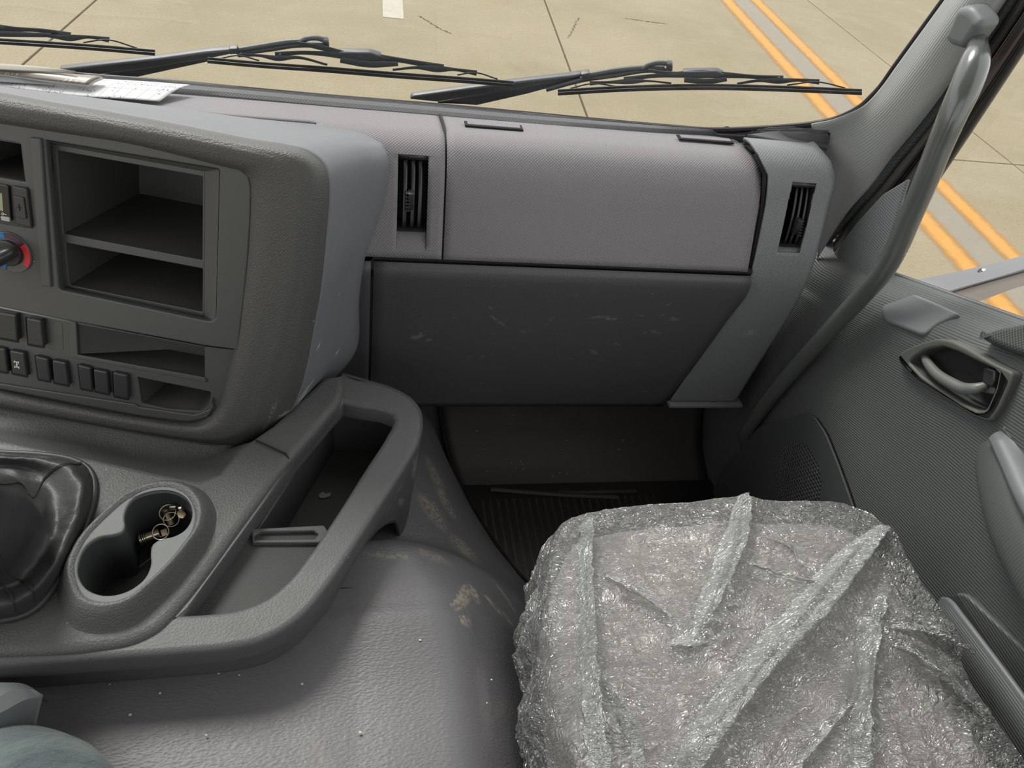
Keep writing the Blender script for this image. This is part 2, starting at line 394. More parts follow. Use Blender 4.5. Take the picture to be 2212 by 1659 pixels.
def glass_mat(name, tint=(.97, .985, .98), spots=0.0, haze=.0):
    b = NB(name); lw = b.n('LayerWeight', {'Blend': .5}); geo = b.n('NewGeometry')
    fac = b.math('MINIMUM', b.math('ADD', b.math('MULTIPLY', b.math('POWER', (lw, 'Facing'), 5.0), .9), .045), .6)
    tr = b.n('BsdfTransparent', {'Color': (*tint, 1)}); gl = b.n('BsdfGlossy', {'Roughness': .0, 'Color': (1, 1, 1, 1)})
    mx = b.n('MixShader', {0: fac, 1: tr, 2: gl})
    if spots:
        v = b.n('TexVoronoi', {'Scale': 42.0, 'Vector': (geo, 'Position')}); v2 = b.noise(9, 2, vec=(geo, 'Position'))
        sm = b.math('MULTIPLY', b.math('LESS_THAN', (v, 'Distance'), .085), b.math('GREATER_THAN', v2, .62))
        sel = b.math('LESS_THAN', b.n('SeparateColor', {0: (v, 'Color')}), spots)
        df = b.n('BsdfDiffuse', {'Color': (.8, .8, .78, 1)})
        mx = b.n('MixShader', {0: b.math('MULTIPLY', b.math('MULTIPLY', sm, sel), .6), 1: mx, 2: df})
    b.t.links.new(mx.outputs[0], b.out.inputs[0]); return b.m
m_glass = glass_mat('window_glass'); m_glass2 = glass_mat('spotted_window_glass', spots=.5)
def gs(*a):
    q = srgb(*a); return (.405*q[0], .387*q[1], .356*q[2])
def concrete_mat():
    b = NB('beige_concrete'); geo = b.n('NewGeometry'); pos = (geo, 'Position')
    c = b.mix(b.ramp(b.noise(.55, 6, .6, vec=pos), .3, .7), gs(204, 194, 168), gs(188, 178, 150))
    c = b.mix(b.math('MULTIPLY', b.ramp(b.noise(2.6, 8, .7, vec=pos), .45, .75), .5), (c, 2), gs(212, 204, 182))
    c = b.mix(b.math('MULTIPLY', b.ramp(b.noise(1.1, 9, .75, vec=pos, dist=1.0), .58, .70), .35), (c, 2), gs(160, 150, 126))
    c = b.mix(b.math('MULTIPLY', b.ramp(b.noise(60, 4, .7, vec=pos), .48, .66), .5), (c, 2), gs(166, 156, 132))
    v = b.n('TexVoronoi', {'Scale': 16.0, 'Vector': pos})
    c = b.mix(b.math('MULTIPLY', b.math('LESS_THAN', (v, 'Distance'), .10), .35), (c, 2), gs(120, 112, 96))
    v2 = b.n('TexVoronoi', {'Scale': 34.0, 'Vector': pos})
    c = b.mix(b.math('MULTIPLY', b.math('LESS_THAN', (v2, 'Distance'), .12), .45), (c, 2), gs(226, 220, 204))
    bs = b.n('BsdfPrincipled', {'Base Color': (c, 2), 'Roughness': .85, 'Specular IOR Level': .3})
    bp = b.n('Bump', {'Height': b.noise(30, 6, .7, vec=pos), 'Distance': .006}); b.t.links.new(bp.outputs[0], bs.inputs['Normal'])
    b.t.links.new(bs.outputs[0], b.out.inputs[0]); return b.m
m_conc = concrete_mat()
def paint_mat(name, c1, c2, wear=.5, edge=True):
    b = NB(name); geo = b.n('NewGeometry'); pos = (geo, 'Position'); tcn = b.n('TexCoord')
    w_ = b.ramp(b.noise(5, 9, .75, vec=pos), .62-.2*wear, .80)
    c = b.mix(w_, (*c1,), (*c2,))
    bs = b.n('BsdfPrincipled', {'Base Color': (c, 2), 'Roughness': .7})
    tr = b.n('BsdfTransparent')
    u = b.n('SeparateXYZ', {0: (tcn, 'UV')})
    e = b.math('MINIMUM', (u, 0), b.math('SUBTRACT', 1.0, (u, 0)))
    m_ = b.math('ADD', b.math('MULTIPLY', e, 3.2), b.math('MULTIPLY', b.math('SUBTRACT', b.noise(14, 9, .85, vec=pos), .5), 1.6))
    mm = b.ramp(m_, -.05, 1.25) if edge else b.ramp(b.noise(30, 6, .8, vec=pos), .2, .42)
    mx = b.n('MixShader', {0: mm, 1: tr, 2: bs})
    b.t.links.new(mx.outputs[0], b.out.inputs[0]); return b.m
m_yel = paint_mat('worn_yellow_paint', gs(255, 190, 84), gs(240, 194, 130), .8)
m_greyp = paint_mat('grey_patch_paint', gs(180, 174, 160), gs(190, 182, 162), .6, edge=False)
m_white = paint_mat('worn_white_paint', gs(232, 230, 220), gs(200, 194, 172), .5, edge=False)

# ============================================================ OUTSIDE: the paved ground
gz = -.85
ground = thing('ground', 'pale beige concrete yard outside the windshield', 'ground', (0, 5, gz), kind='structure')
ground.pop('category', None)
def slab(x0, x1, y0, y1):
    s = lambda y: .07*(y-5)
    g = .008
    pts = [(x0+s(y0)+g, y0+g), (x1+s(y0)-g, y0+g), (x1+s(y1)-g, y1-g), (x0+s(y1)+g, y1-g)]
    plate('concrete_slab', [pts], Pl((0, 0, gz), (1, 0, 0), (0, 1, 0)), .15, m_conc, ground, bev=.004, px=False)
xs = [-24.4, -20.6, -16.9, -13.2, -9.5, -5.8, -2.12, 1.62, 5.15, 8.9, 12.6, 16.3, 20.1, 24.0]; ys = [-13, -7.6, -2.4, 0.0, 4.9, 10.3, 15.6, 21, 27, 33]
for i in range(len(xs)-1):
    for j in range(len(ys)-1): slab(xs[i], xs[i+1], ys[j], ys[j+1])
box('joint_bed', (-40, -20, gz-.25), (40, 60, gz-.03), simple('joint_dirt', gs(110, 102, 84), .9), ground)
def road_strip(name, pts, mat, label, z=.0025, **kw):
    me = bpy.data.meshes.new('m'); n = len(pts)//2
    V = [(x, y, gz+z) for x, y in pts]
    me.from_pydata(V, [], [(2*i, 2*i+1, 2*i+3, 2*i+2) for i in range(n-1)])
    L = me.uv_layers.new(name='UVMap')
    for f in me.polygons:
        for li in f.loop_indices:
            vi = me.loops[li].vertex_index; L.data[li].uv = (vi % 2, V[vi][1])
    return link(name, me, mat, None, label=label, cat='road marking', **kw)
def bandpts(xf, w, y0=-3.0, y1=22.0, n=14):
    out = []
    for i in range(n):
        y = y0+(y1-y0)*i/(n-1); x = xf(y); out += [(x-w/2, y), (x+w/2, y)]
    return out
road_strip('road_line', bandpts(lambda y: 3.70+.098*(y-4.0), .25), m_yel, 'worn yellow line painted on the concrete, the nearer to the truck of the pair', group='yellow lines')
road_strip('road_line', bandpts(lambda y: 4.12+.098*(y-4.0), .23), m_yel, 'worn yellow line painted on the concrete, the farther from the truck of the pair', group='yellow lines')
road_strip('road_line', bandpts(lambda y: 3.91+.098*(y-4.0), .25), m_greyp, 'plain grey strip filling the space between the two yellow lines', z=.0012)
road_strip('road_dash', [(.19, 6.94), (.37, 6.94), (.22, 9.4), (.42, 9.4)], m_white, 'short worn white painted dash on the concrete beyond the middle wiper')
# cracks (slab joints are real gaps; these are broken lines in the surface)
def crack(pts, wd, lab):
    pts = resample(pts, 60); out = []
    for i, p in enumerate(pts):
        q = p + A([random.uniform(-.012, .012), random.uniform(-.012, .012)]); ww = wd*random.uniform(.4, 1.2)
        out += [(q[0]-ww, q[1]+ww*.3), (q[0]+ww, q[1]-ww*.3)]
    me = bpy.data.meshes.new('m'); me.from_pydata([(x, y, gz+.002) for x, y in out], [], [(2*i, 2*i+1, 2*i+3, 2*i+2) for i in range(59)])
    link('crack', me, MATS['black_rubber'] if False else m_crk, ground)
m_crk = simple('crack_dirt', gs(118, 108, 88), .9)
crack([P(1228, 82, Z=gz)[:2], P(1250, 38, Z=gz)[:2]], .004, '')
crack([P(905, 35, Z=gz)[:2], P(930, 50, Z=gz)[:2], P(950, 62, Z=gz)[:2], P(975, 73, Z=gz)[:2]], .007, '')
crack([P(1350, 40, Z=gz)[:2], P(1440, 52, Z=gz)[:2]], .008, '')

# ============================================================ CAB SHELL
m_head = plastic('headliner_fabric', srgb(186, 186, 180), .9, 'fine')
roof = thing('ceiling', 'light grey cab headliner', None, (0, 0, 1.72), kind='structure')
loft('roof_panel', [[(-.95, y, 1.66-.1*max(0, y-.8)), (-.85, y, 1.73), (-.4, y, 1.75), (.3, y, 1.75), (.74, y, 1.73), (.84, y, 1.66-.1*max(0, y-.8))] for y in (-.85, -.3, .3, .9, 1.045)], m_head, roof, th=.03, nv=8, nu=20)
wb = thing('wall_back', 'grey rear cab wall', None, (0, -.85, .9), kind='structure')
for a, b in (((-.95, -.88, 0), (.85, -.85, .75)), ((-.95, -.88, 1.58), (.85, -.85, 1.72)), ((-.95, -.88, .75), (-.82, -.85, 1.58)), ((.72, -.88, .75), (.85, -.85, 1.58))):
    box('wall_panel', a, b, m_head, wb)
link('window_pane', grid_mesh(A([[(-.82, -.87, .75), (.72, -.87, .75)], [(-.82, -.87, 1.58), (.72, -.87, 1.58)]])), m_glass, wb)  # rear opening made nearly wall-wide to let more light into the cab
wlft = thing('wall_left', 'driver side of the cab with its doorway left open to let in light', None, (-.95, 0, .7), kind='structure')
for a, b in (((-.98, -.85, .0), (-.95, 1.1, .10)), ((-.98, -.85, .10), (-.95, -.45, 1.66)), ((-.98, -.45, 1.58), (-.95, 1.0, 1.66)), ((-.98, .90, .10), (-.95, 1.1, .9))):  # unseen side left open and unglazed to brighten the interior
    box('wall_panel', a, b, m_door, wlft)
loft('wall_front', [[(-.95, y, z), (.81, y, z)] for y, z in ((1.19, .70), (1.19, .24), (1.165, .14), (1.10, .05), (1.0, .0))], m_mat, None, nu=6, nv=20, kind='structure', label='dark toe board under the dashboard', th=.01, flip=True)
# windshield
gx = np.linspace(-.97, .845, 60); gzv = np.linspace(.66, 1.70, 30)
GG = np.stack([[A([x, Yg(x, z), z]) for x in gx] for z in gzv])
win = thing('window_1', 'curved windshield pane', None, (0, 1.2, .72), kind='structure')
link('glass_pane', grid_mesh(GG), m_glass, win)
GB = [(-90, 141), (0, 147), (215, 165), (410, 180), (480, 187), (700, 207), (957, 228), (1140, 245), (1300, 260), (1450, 273), (1528, 279), (1600, 278), (1640, 276), (1700, 272), (1755, 266), (1800, 257),
      (1827, 247), (1850, 235), (1866, 224), (1885, 205), (1900, 189), (1934, 142), (1986, 71), (2038, 0), (2140, -140), (2300, -360)]
tube('rubber_seal', [PG(x, y+2, -.004) for x, y in GB], .0052, m_seal, win, n=200, k=8)

# ============================================================ WINDSHIELD WIPERS (rest on the outside of the glass)
class GP(Pl):
    pass
def gplane(px, py, off):
    p = PG(px, py, off); q = PG(px+30, py, off); r = PG(px, py-30, off)
    return Pl(p, q-p, r-p)
def gplate(name, pts, off, th, mat, parent, r=1.5, bev=.0012, **kw):
    xs = [p[0] for p in pts]; ys = [p[1] for p in pts]
    pl = gplane(sum(xs)/len(xs), sum(ys)/len(ys), off)
    return plate(name, [round_poly(pts, r, 3)], pl, th, mat, parent, bev=bev, **kw)
def gstrip(name, cen, wpx, off, th, mat, parent, **kw):
    """bar following the glass: cen = [(px, py, halfwidth)]"""
    c = A([(p[0], p[1], p[2] if len(p) > 2 else wpx) for p in cen])
    c = resample(c, 40); rows = []
    T = np.gradient(c[:, :2], axis=0); T /= np.linalg.norm(T, axis=1)[:, None]; N = np.stack([-T[:, 1], T[:, 0]], 1)
    def row(s, o): return [PG(c[i, 0]+N[i, 0]*s*c[i, 2], c[i, 1]+N[i, 1]*s*c[i, 2], o) for i in range(len(c))]
    G = np.stack([row(-1, off+th), row(-1, off+.15*th), row(-.7, off), row(.7, off), row(1, off+.15*th), row(1, off+th), row(-1, off+th)])
    return link(name, grid_mesh(G, ang=40), mat, parent, **kw)
def gtube(name, pts, r, off, mat, parent, n=30, **kw):
    return tube(name, [PG(p[0], p[1], p[2] if len(p) > 2 else off) for p in pts], r, mat, parent, k=8, n=n, **kw)
def wiper(label, arm=None, clip=None, rods=(), hook=None, hookend=None, bridge=(), hub=None, yokes=(), links=(), rub=(), joints=(), arm2=None):
    loc = PG(*rub[0][:2], .03)
    w_ = thing('windshield_wiper', label, 'wiper', loc, group='windshield wipers')
    if arm: gplate('arm', arm, .040, .014, m_wiper, w_, r=3, bev=.003)
    if arm2: gplate('arm_flange', arm2, .046, .020, m_wiper, w_, r=2, bev=.002)
    if clip: gplate('clip', clip, .034, .014, m_wiper, w_, r=2)
    for r in rods: gtube('rod', r, .0046, .044, m_wiper, w_)
    if hook:
        gtube('hook', hook, .0042, .042, m_wiper, w_)
        gplate('hook_clip', hookend, .036, .014, m_wiper, w_, r=4, bev=.003)
    for b in bridge: gstrip('bridge', [(x, y, h*1.15) for x, y, h in b], 5, .026, .006, m_wiper, w_)
    if hub: gplate('hub', hub, .023, .014, m_wiper, w_, r=5, bev=.002)
    for y in yokes: gstrip('yoke', [(a, b, h*1.2) for a, b, h in y], 3, .021, .004, m_wiper, w_)
    for l in links: gstrip('link', l, 1.6, .017, .003, m_wiper, w_)
    for j in joints:
        gplate('rivet', [(j[0]+3*math.cos(a), j[1]+3*math.sin(a)) for a in np.arange(8)*math.pi/4], .0225, .004, m_steel if False else m_wiper, w_, r=0, bev=.0008)
    gstrip('blade_spine', [(x, y-3.4) for x, y in rub], 3.6, .012, .006, m_wiper, w_)
    gstrip('rubber_blade', [(x, y+2.9) for x, y in rub], 3.8, .004, .008, m_rubber, w_)
    return w_
wiper('black wiper reaching across the middle of the windshield, hook at its bend',
      arm=[(128, 150), (338, 127), (446, 112), (506, 107), (507, 116), (449, 128), (300, 152), (215, 162), (130, 156)],
      arm2=[(215, 163), (330, 142), (449, 126), (449, 134), (297, 167)],
      clip=[(494, 106), (512, 105), (513, 117), (496, 118)],
      rods=[[(512, 109), (560, 101), (625, 91), (658, 89)], [(512, 114), (580, 106), (641, 97), (697, 97)]],
      hook=[(648, 92), (662, 84), (682, 82), (704, 87)], hookend=[(697, 86), (709, 88), (712, 106), (695, 105)],
      bridge=[[(594, 119, 6), (640, 114, 4), (700, 116, 5), (745, 119, 8), (800, 123, 8), (850, 128, 5), (900, 136, 5), (958, 147, 7)],
              [(640, 92, 3), (690, 102, 5), (745, 116, 5)]],
      hub=[(731, 113), (800, 114), (826, 122), (812, 133), (760, 131), (731, 124)],
      yokes=[[(514, 119, 4), (560, 120, 2.5), (600, 126, 5), (640, 124, 3), (707, 140, 2)], [(848, 151, 2), (900, 146, 3), (947, 149, 6), (980, 150, 3), (1030, 158, 5)],
             [(735, 130, 5), (800, 139, 6), (860, 138, 4)]],
      links=[[(470, 128), (514, 120), (560, 131)], [(988, 162), (1025, 157), (1075, 171)]],
      rub=[(448, 130), (560, 140), (700, 150), (860, 163), (1000, 173), (1109, 182)], joints=[(605, 120), (778, 123), (945, 148), (520, 119), (1022, 158)])
wiper('black wiper on the passenger side of the windshield, nearest the pillar',
      arm=[(890, 208), (1098, 179), (1240, 163), (1257, 160), (1258, 167), (1140, 188), (1000, 212), (945, 221), (885, 215)],
      arm2=[(944, 221), (1100, 194), (1253, 164), (1254, 172), (1140, 203), (1030, 228)],
      clip=[(1255, 161), (1273, 158), (1275, 171), (1258, 173)],
      rods=[[(1273, 162), (1330, 152), (1394, 147), (1435, 148)], [(1180, 193), (1260, 172), (1330, 162), (1394, 152), (1440, 152)]],
      hook=[(1389, 149), (1402, 140), (1425, 136), (1446, 138)], hookend=[(1440, 137), (1453, 138), (1453, 156), (1439, 155)],
      bridge=[[(1348, 173, 6), (1400, 165, 4), (1470, 161, 6), (1520, 160, 8), (1563, 162, 6), (1630, 166, 4), (1692, 170, 6)], [(1400, 152, 3), (1440, 158, 4), (1480, 160, 4)]],
      hub=[(1474, 155), (1550, 154), (1566, 162), (1548, 169), (1478, 168)],
      yokes=[[(1274, 180, 4), (1310, 178, 2.5), (1360, 176, 5), (1400, 175, 2), (1450, 180, 2)], [(1592, 181, 2), (1640, 174, 3), (1685, 175, 5), (1720, 173, 3), (1770, 177, 5)],
             [(1478, 172, 5), (1530, 176, 5), (1570, 171, 4)]],
      links=[[(1232, 191), (1276, 181), (1340, 188)], [(1700, 184), (1765, 177), (1826, 190)]],
      rub=[(1205, 200), (1340, 192), (1530, 188), (1700, 192), (1862, 199)], joints=[(1357, 174), (1518, 161), (1683, 170), (1283, 181), (1765, 177)])
wiper('black wiper on the driver side, only its right half in view',
      arm=None, bridge=[[(-90, 52, 7), (-30, 58, 8), (30, 63, 5), (90, 66, 4), (152, 79, 8)]],
      yokes=[[(90, 76, 2), (125, 80, 4), (150, 82, 6), (190, 80, 3), (236, 86, 5)], [(-60, 72, 5), (20, 74, 5), (110, 76, 4)]],
      links=[[(180, 92), (230, 86), (296, 104)]], rub=[(-220, 74), (-90, 84), (60, 93), (180, 101), (335, 114)], joints=[(136, 79), (226, 87)])

# ============================================================ DASHBOARD
XS, XL0, XL1, XE = .124, .127, .632, .766          # seams, worked out from the photograph
dash = thing('dashboard', 'grey passenger side dashboard with two lidded compartments and two air vents', 'dashboard', (.2, 1.1, .25))
PROF = [(1.172, .735), (1.13, .744), (1.09, .750), (1.055, .7515), (1.032, .744), (1.013, .725), (.998, .70), (.982, .665), (.966, .63), (.953, .60)]
def prof_pts(n=34, prof=PROF):
    return resample([(0, a, b) for a, b in prof], n)[:, 1:]
def profile_panel(name, xf0, xf1, pp, mat, parent, nx=16, holes=(), th=.004, **kw):
    """panel following profile points pp (y,z); xf0/xf1 give x of its two edges for the profile point"""
    xsn = sorted(set([0, 1] + list(np.linspace(0, 1, nx))))
    zb = sorted({h[i] for h in holes for i in (2, 3)})
    pp = [tuple(p) for p in pp]
    for z in zb:
        for k in range(len(pp)-1):
            if (pp[k][1]-z)*(pp[k+1][1]-z) < 0:
                t = (z-pp[k][1])/(pp[k+1][1]-pp[k][1]); pp.insert(k+1, (pp[k][0]+t*(pp[k+1][0]-pp[k][0]), z)); break
    xa = A(xsn)
    for h in holes:
        X0, X1 = xf0(0), xf1(0)
        for e in (h[0], h[1]): xa[np.argmin(abs(xa-(e-X0)/(X1-X0)))] = (e-X0)/(X1-X0)
        xa.sort()
    G = np.array([[(xf0(z)*(1-a)+xf1(z)*a, y, z) for a in xa] for y, z in pp])
    def skip(j, i):
        c = (G[j, i]+G[j+1, i+1])/2
        if c[0] < -.06 and c[1] < 1.06: return True
        return any(h[0] < c[0] < h[1] and h[2] < c[2] < h[3] and c[1] < 1.04 for h in holes)
    o = link(name, grid_mesh(G[::-1], ang=60, skip=(lambda j, i: skip(len(pp)-2-j, i)) if holes else None), mat, parent, **kw)
    return solid(o, th)
pp = prof_pts()
VH1 = (.0545, .0985, .612, .733); VH2 = (.677, .7195, .622, .738)
profile_panel('side_fascia', lambda z: -.62, lambda z: XS-.0015, pp, m_dash, dash, nx=90, holes=[VH1])
profile_panel('upper_lid', lambda z: XS+.0015, lambda z: XL1-.002, [p for p in pp], m_dash, dash, nx=40)
# right end panel: bulges slightly and runs down to the kick area
PE = [(1.110, .752), (1.10, .764), (1.075, .772), (1.05, .7720), (1.026, .762), (1.006, .738), (.992, .70), (.975, .655), (.962, .615), (.955, .58), (.955, .54), (.962, .46), (.972, .38), (.985, .27)]
pe = resample([(0, a, b) for a, b in PE], 100)[:, 1:]
def xe0(z): return float(np.interp(z, [.25, .50, .56, .60, .70, .745, .76, .776], [.600, .634, .645, .640, .640, .634, .622, .612]))
def xe1(z): return float(np.interp(z, [.25, .74, .76, .776], [.757, .765, .755, .735]))
def end_panel():
    G = []
    for y, z in pe:
        a0, a1 = xe0(z), xe1(z)
        row = []
        for a in np.linspace(0, 1, 121):
            x = a0+(a1-a0)*a; e = max(0, (x-(a1-.02))/.02)
            row.append((x, y+.022*e*e, z))
        row.append((a1+.001, y+.06, z)); G.append(row)
    return np.array(G)
GE = end_panel()
def skp(j, i):
    c = (GE[j, i]+GE[j+1, i+1])/2
    return VH2[0] < c[0] < VH2[1] and VH2[2]+.01 < c[2] < VH2[3]-.002 and c[1] < 1.03
nj = len(GE)
solid(link('end_panel', grid_mesh(GE[::-1], ang=60, skip=lambda j, i: skp(nj-2-j, i)), m_endp, dash), .004)
PL = [(.951, .5935), (.944, .588), (.9435, .575), (.945, .555), (.950, .52), (.958, .46), (.970, .38), (.983, .31), (.996, .247)]
pl_ = resample([(0, a, b) for a, b in PL], 26)[:, 1:]
profile_panel('lower_lid', lambda z: .0215, lambda z: xe0(z)-.003, pl_, m_lower, dash, nx=30, th=.006)
profile_panel('lower_side_panel', lambda z: -.06, lambda z: .0175, pl_, plastic('lower_side_plastic', srgb(74, 75, 78), .5, 'weave', amp=.4), dash, nx=10)
box('cowl_blocker', (-.95, 1.20, -.2), (.86, 1.225, .69), m_frame2, None, kind='structure', label='dark panel added under the windshield to block light leaks')  # unseen box added to close bright gaps at the front
box('lid_frame', (-.1, 1.015, .262), (.76, 1.03, .61), m_gap, dash)
tube('frame_edge', [(XS, y+.006, z-.002) for y, z in pp[2:]], .0035, m_gap, dash, k=6)
tube('frame_edge', [(xe0(z)-.002, y+.008, z-.002) for y, z in [p for p in pe if p[1] > .25][14:]], .0045, m_gap, dash, k=6)
tube('frame_edge', [(.02, .959, .596), (.3, .959, .597), (.64, .959, .597)], .006, m_gap, dash, k=6)
tube('frame_edge', [(.0195, y+.004, z) for y, z in pl_], .003, m_gap, dash, k=6)
# small grip slots on the top of the upper lid
for (x0, y0, x1, y1) in ((1004, 266, 1128, 278), (1466, 296, 1580, 306)):
    a = P(x0, y0+3, Z=.7515); b = P(x1, y1-2, Z=.7515); c = P(x1, y1+3, Z=.7515)
    pl = Pl((a+b)/2+A([0, 0, .001]), (1, 0, 0), (0, 1, 0)); hw = abs(b[0]-a[0])/2
    for k, (w1, h1, t, mm) in enumerate(((hw, .0085, .0015, m_gap), (hw-.004, .0055, .0028, m_dash))):
        plate('grip_slot' if k == 0 else 'grip_tab', [round_poly([(-w1, -h1), (w1, -h1), (w1, h1), (-w1, h1)], .003, 3)], pl.off(t-.0008), .003, mm, dash, bev=.0008, px=False)
# defroster strip behind the dashboard top
def strip_rows():
    line = [(-90, 171), (0, 178), (200, 190), (480, 210), (700, 230), (957, 252), (1140, 268), (1400, 286), (1607, 299), (1700, 307), (1789, 316)]
    r1 = [P(x, y, Z=.742 if x < 1650 else .765) for x, y in line]
    r0 = [PG(x, y, -.004) for x, y in GB[:14]] + [PG(1790, 262, -.004)]
    r0 = resample(r0, 60); r1 = resample(r1, 60)
    out = []
    for t, dz in ((0, 0), (.12, .0), (.16, .004), (.22, .004), (.25, -.003), (.30, -.003), (.33, .005), (.40, .006), (.46, .001), (.52, .001), (.58, .007), (.70, .008), (.86, .006), (.93, .001), (.97, -.006), (1, -.008)):
        out.append(r0*(1-t)+r1*t+A([0, 0, dz]))
    return out
loft('defroster_strip', strip_rows(), m_top, dash, nu=60, lin_v=True, lin_u=True, ang=30, th=.004, flip=True)
for (x0, x1, y0, y1, nm) in ((900, 990, 231, 241, 'strip_slot'), (1548, 1610, 285, 289, 'strip_slot')):
    p = PG(x0, y0+6, -.03); q = PG(x1, y1+5, -.03)
    tube(nm, [(p[0], p[1], p[2]), (q[0], q[1], q[2])], .0022, m_gap, dash, k=6, flat=(1.6, .6))
# corner speaker cover at the foot of the pillar
plate('corner_cover', [round_poly([(1612, 290), (1755, 272), (1787, 300), (1792, 315), (1700, 306)], 6)], Pl(P(1700, 295, Z=.772), (1, 0, 0), (0, 1, .12)), .006, m_top, dash, bev=.002)
box('seam_filler', (.585, 1.035, .68), (.67, 1.13, .742), m_gap, dash)
# air vents
def vent(hole, pl, flipx, label=None):
    x0, x1, z0, z1 = hole; w_ = x1-x0
    zs = z0+(.024 if not flipx else .018)
    v = thing('air_vent', None, None, pl, parent=dash)
    def yz(z, prof):
        a = sorted([(b, a) for a, b in prof]); return float(np.interp(z, [q[0] for q in a], [q[1] for q in a]))
    prof = PROF[3:] if not flipx else PE[3:9]
    ys = lambda z: yz(z, prof)
    # housing: dark walls going into the dashboard
    zz = np.linspace(zs, z1, 10)
    for xx, s in ((x0, -1), (x1, 1)):
        G = np.array([[(xx, ys(z)+d, z) for z in zz] for d in (0.0005, .05)]); link('vent_wall', grid_mesh(G), m_vent, v)
    G = np.array([[(x, ys(z)+.04, z) for z in zz] for x in (x0, x1)]); link('vent_back', grid_mesh(G), m_gap, v)
    for z in (zs, z1):
        G = np.array([[(x, ys(z)+d, z) for x in (x0, x1)] for d in (0, .05)]); link('vent_wall', grid_mesh(G), m_vent, v)
    # hood at top
    G = np.array([[(x, ys(z1)+dy, z1+dz) for x in (x0, x1)] for dy, dz in ((.0, .0), (-.001, -.006), (.008, -.012), (.02, -.014))]); solid(link('vent_hood', grid_mesh(G), m_vent, v), .001)
    # curved slats
    for k, f in enumerate((.18, .44, .68) if not flipx else (.30, .52, .76)):
        xm = x0+w_*f; pts = []
        for t in np.linspace(0, 1, 9):
            z = zs+.002+(z1-zs-.012)*t; pts.append((xm, ys(z)+.009-.006*math.sin(t*math.pi), z))
        G = np.array([[(p[0]+(.0025 if not flipx else -.002)*d/.0 if False else p[0]+dx, p[1]+dy, p[2]) for p in pts] for dx, dy in ((0, 0), (.0045, .003), (.007, .028))])
        solid(link('slat', grid_mesh(G), m_vent, v), .0018)
    # thumb slider with ribs
    f = .44 if not flipx else .60; zc = zs+(z1-zs)*(.42 if not flipx else .33); xm = x0+w_*f
    bb = box('slider', (xm-.004, ys(zc)-.004, zc-.013), (xm+.0045, ys(zc)+.012, zc+.013), m_vent, v, bev=.001)
    for k in range(6):
        z = zc-.011+k*.0044
        box('slider_rib', (xm-.0075 if not flipx else xm+.001, ys(z)-.0065, z-.0011), (xm-.001 if not flipx else xm+.0075, ys(z)+.002, z+.0011), m_vent, v, bev=.0004)
    # scooped pad under the slats
    G = np.array([[(x, ys(z)+d, z) for x in np.linspace(x0+.0005, x1-.0005, 5)] for z, d in ((zs, .010), (zs-.004, .0095), (z0+.004, .002), (z0, .0004))])
    link('vent_pad', grid_mesh(G[::-1]), m_dash, v)
    for xx in (x0, x1):
        G = np.array([[(xx, ys(z)+d, z) for z in (z0, zs)] for d in (0, .012)]); link('pad_wall', grid_mesh(G), m_dash, v)
    return v
vent(VH1, (.076, .99, .66), False)
vent(VH2, (.70, .99, .67), True)
# step under the end panel
box('bottom_edge', (.60, .975, .262), (.757, 1.0, .270), m_endp, dash, bev=.002)

# ============================================================ CENTRE STACK (angled to the driver)
PF = Pl((-.265, .85, .70), (.970, -.243, 0), (0, .21, .978))          # its face
stack = thing('centre_stack', 'raised centre stack angled to the driver with storage bins and rows of switches', 'centre stack', (-.3, .9, .42))
pf = lambda x, y, o=0: P(x, y, S=PF.off(o))
C0 = [(-90, 247), (0, 262), (130, 282), (270, 303), (400, 334), (473, 353), (520, 364), (537, 378), (544, 405), (542, 480), (537, 560), (528, 640), (519, 720), (505, 790), (490, 850), (474, 885), (448, 908), (405, 918), (300, 905), (150, 878), (0, 848), (-90, 830)]
C1 = [(-90, 216), (0, 231), (150, 255), (300, 285), (430, 310), (520, 329), (580, 343), (620, 362), (643, 397), (646, 470), (641, 540), (625, 630), (608, 710), (590, 780), (575, 830), (555, 890), (520, 930), (450, 945), (300, 925), (150, 898), (0, 866), (-90, 848)]
C2 = [(-90, 192), (0, 208), (120, 230), (236, 250), (380, 277), (506, 303), (600, 318), (660, 333), (695, 362), (706, 405), (700, 500), (688, 620), (674, 700), (660, 780), (640, 850), (605, 915), (558, 948), (505, 962), (400, 950), (200, 917), (0, 880), (-90, 862)]
C3 = [(-90, 181), (0, 194), (200, 216), (340, 230), (480, 247), (600, 262), (686, 274), (772, 291), (824, 318), (834, 352), (826, 420), (808, 480), (782, 552), (772, 600), (768, 690), (765, 745), (728, 791), (680, 838), (625, 888), (585, 925), (540, 960)]
o0, o1, o2 = -.004, .006, -.004
rim = [[pf(x, y, o0-.006) for x, y in C0], [pf(x, y, o0) for x, y in C0], [pf(x, y, .010) for x, y in [((a[0]*.75+b[0]*.25), (a[1]*.75+b[1]*.25)) for a, b in zip(C0, C1)]], [pf(x, y, .0135) for x, y in [((a[0]*.12+b[0]*.88), (a[1]*.12+b[1]*.88)) for a, b in zip(C0, C1)]], [pf(x, y, .0135) for x, y in C1], [pf(x, y, .0115) for x, y in [((a[0]*.2+b[0]*.8), (a[1]*.2+b[1]*.8)) for a, b in zip(C2, C1)]]]
mid = [((a[0]+b[0])/2, (a[1]+b[1])/2) for a, b in zip(C1, C2)]
rim += [[pf(x, y, .008) for x, y in mid], [pf(x, y, -.012) for x, y in C2]]
rim = [list(r) for r in rim]
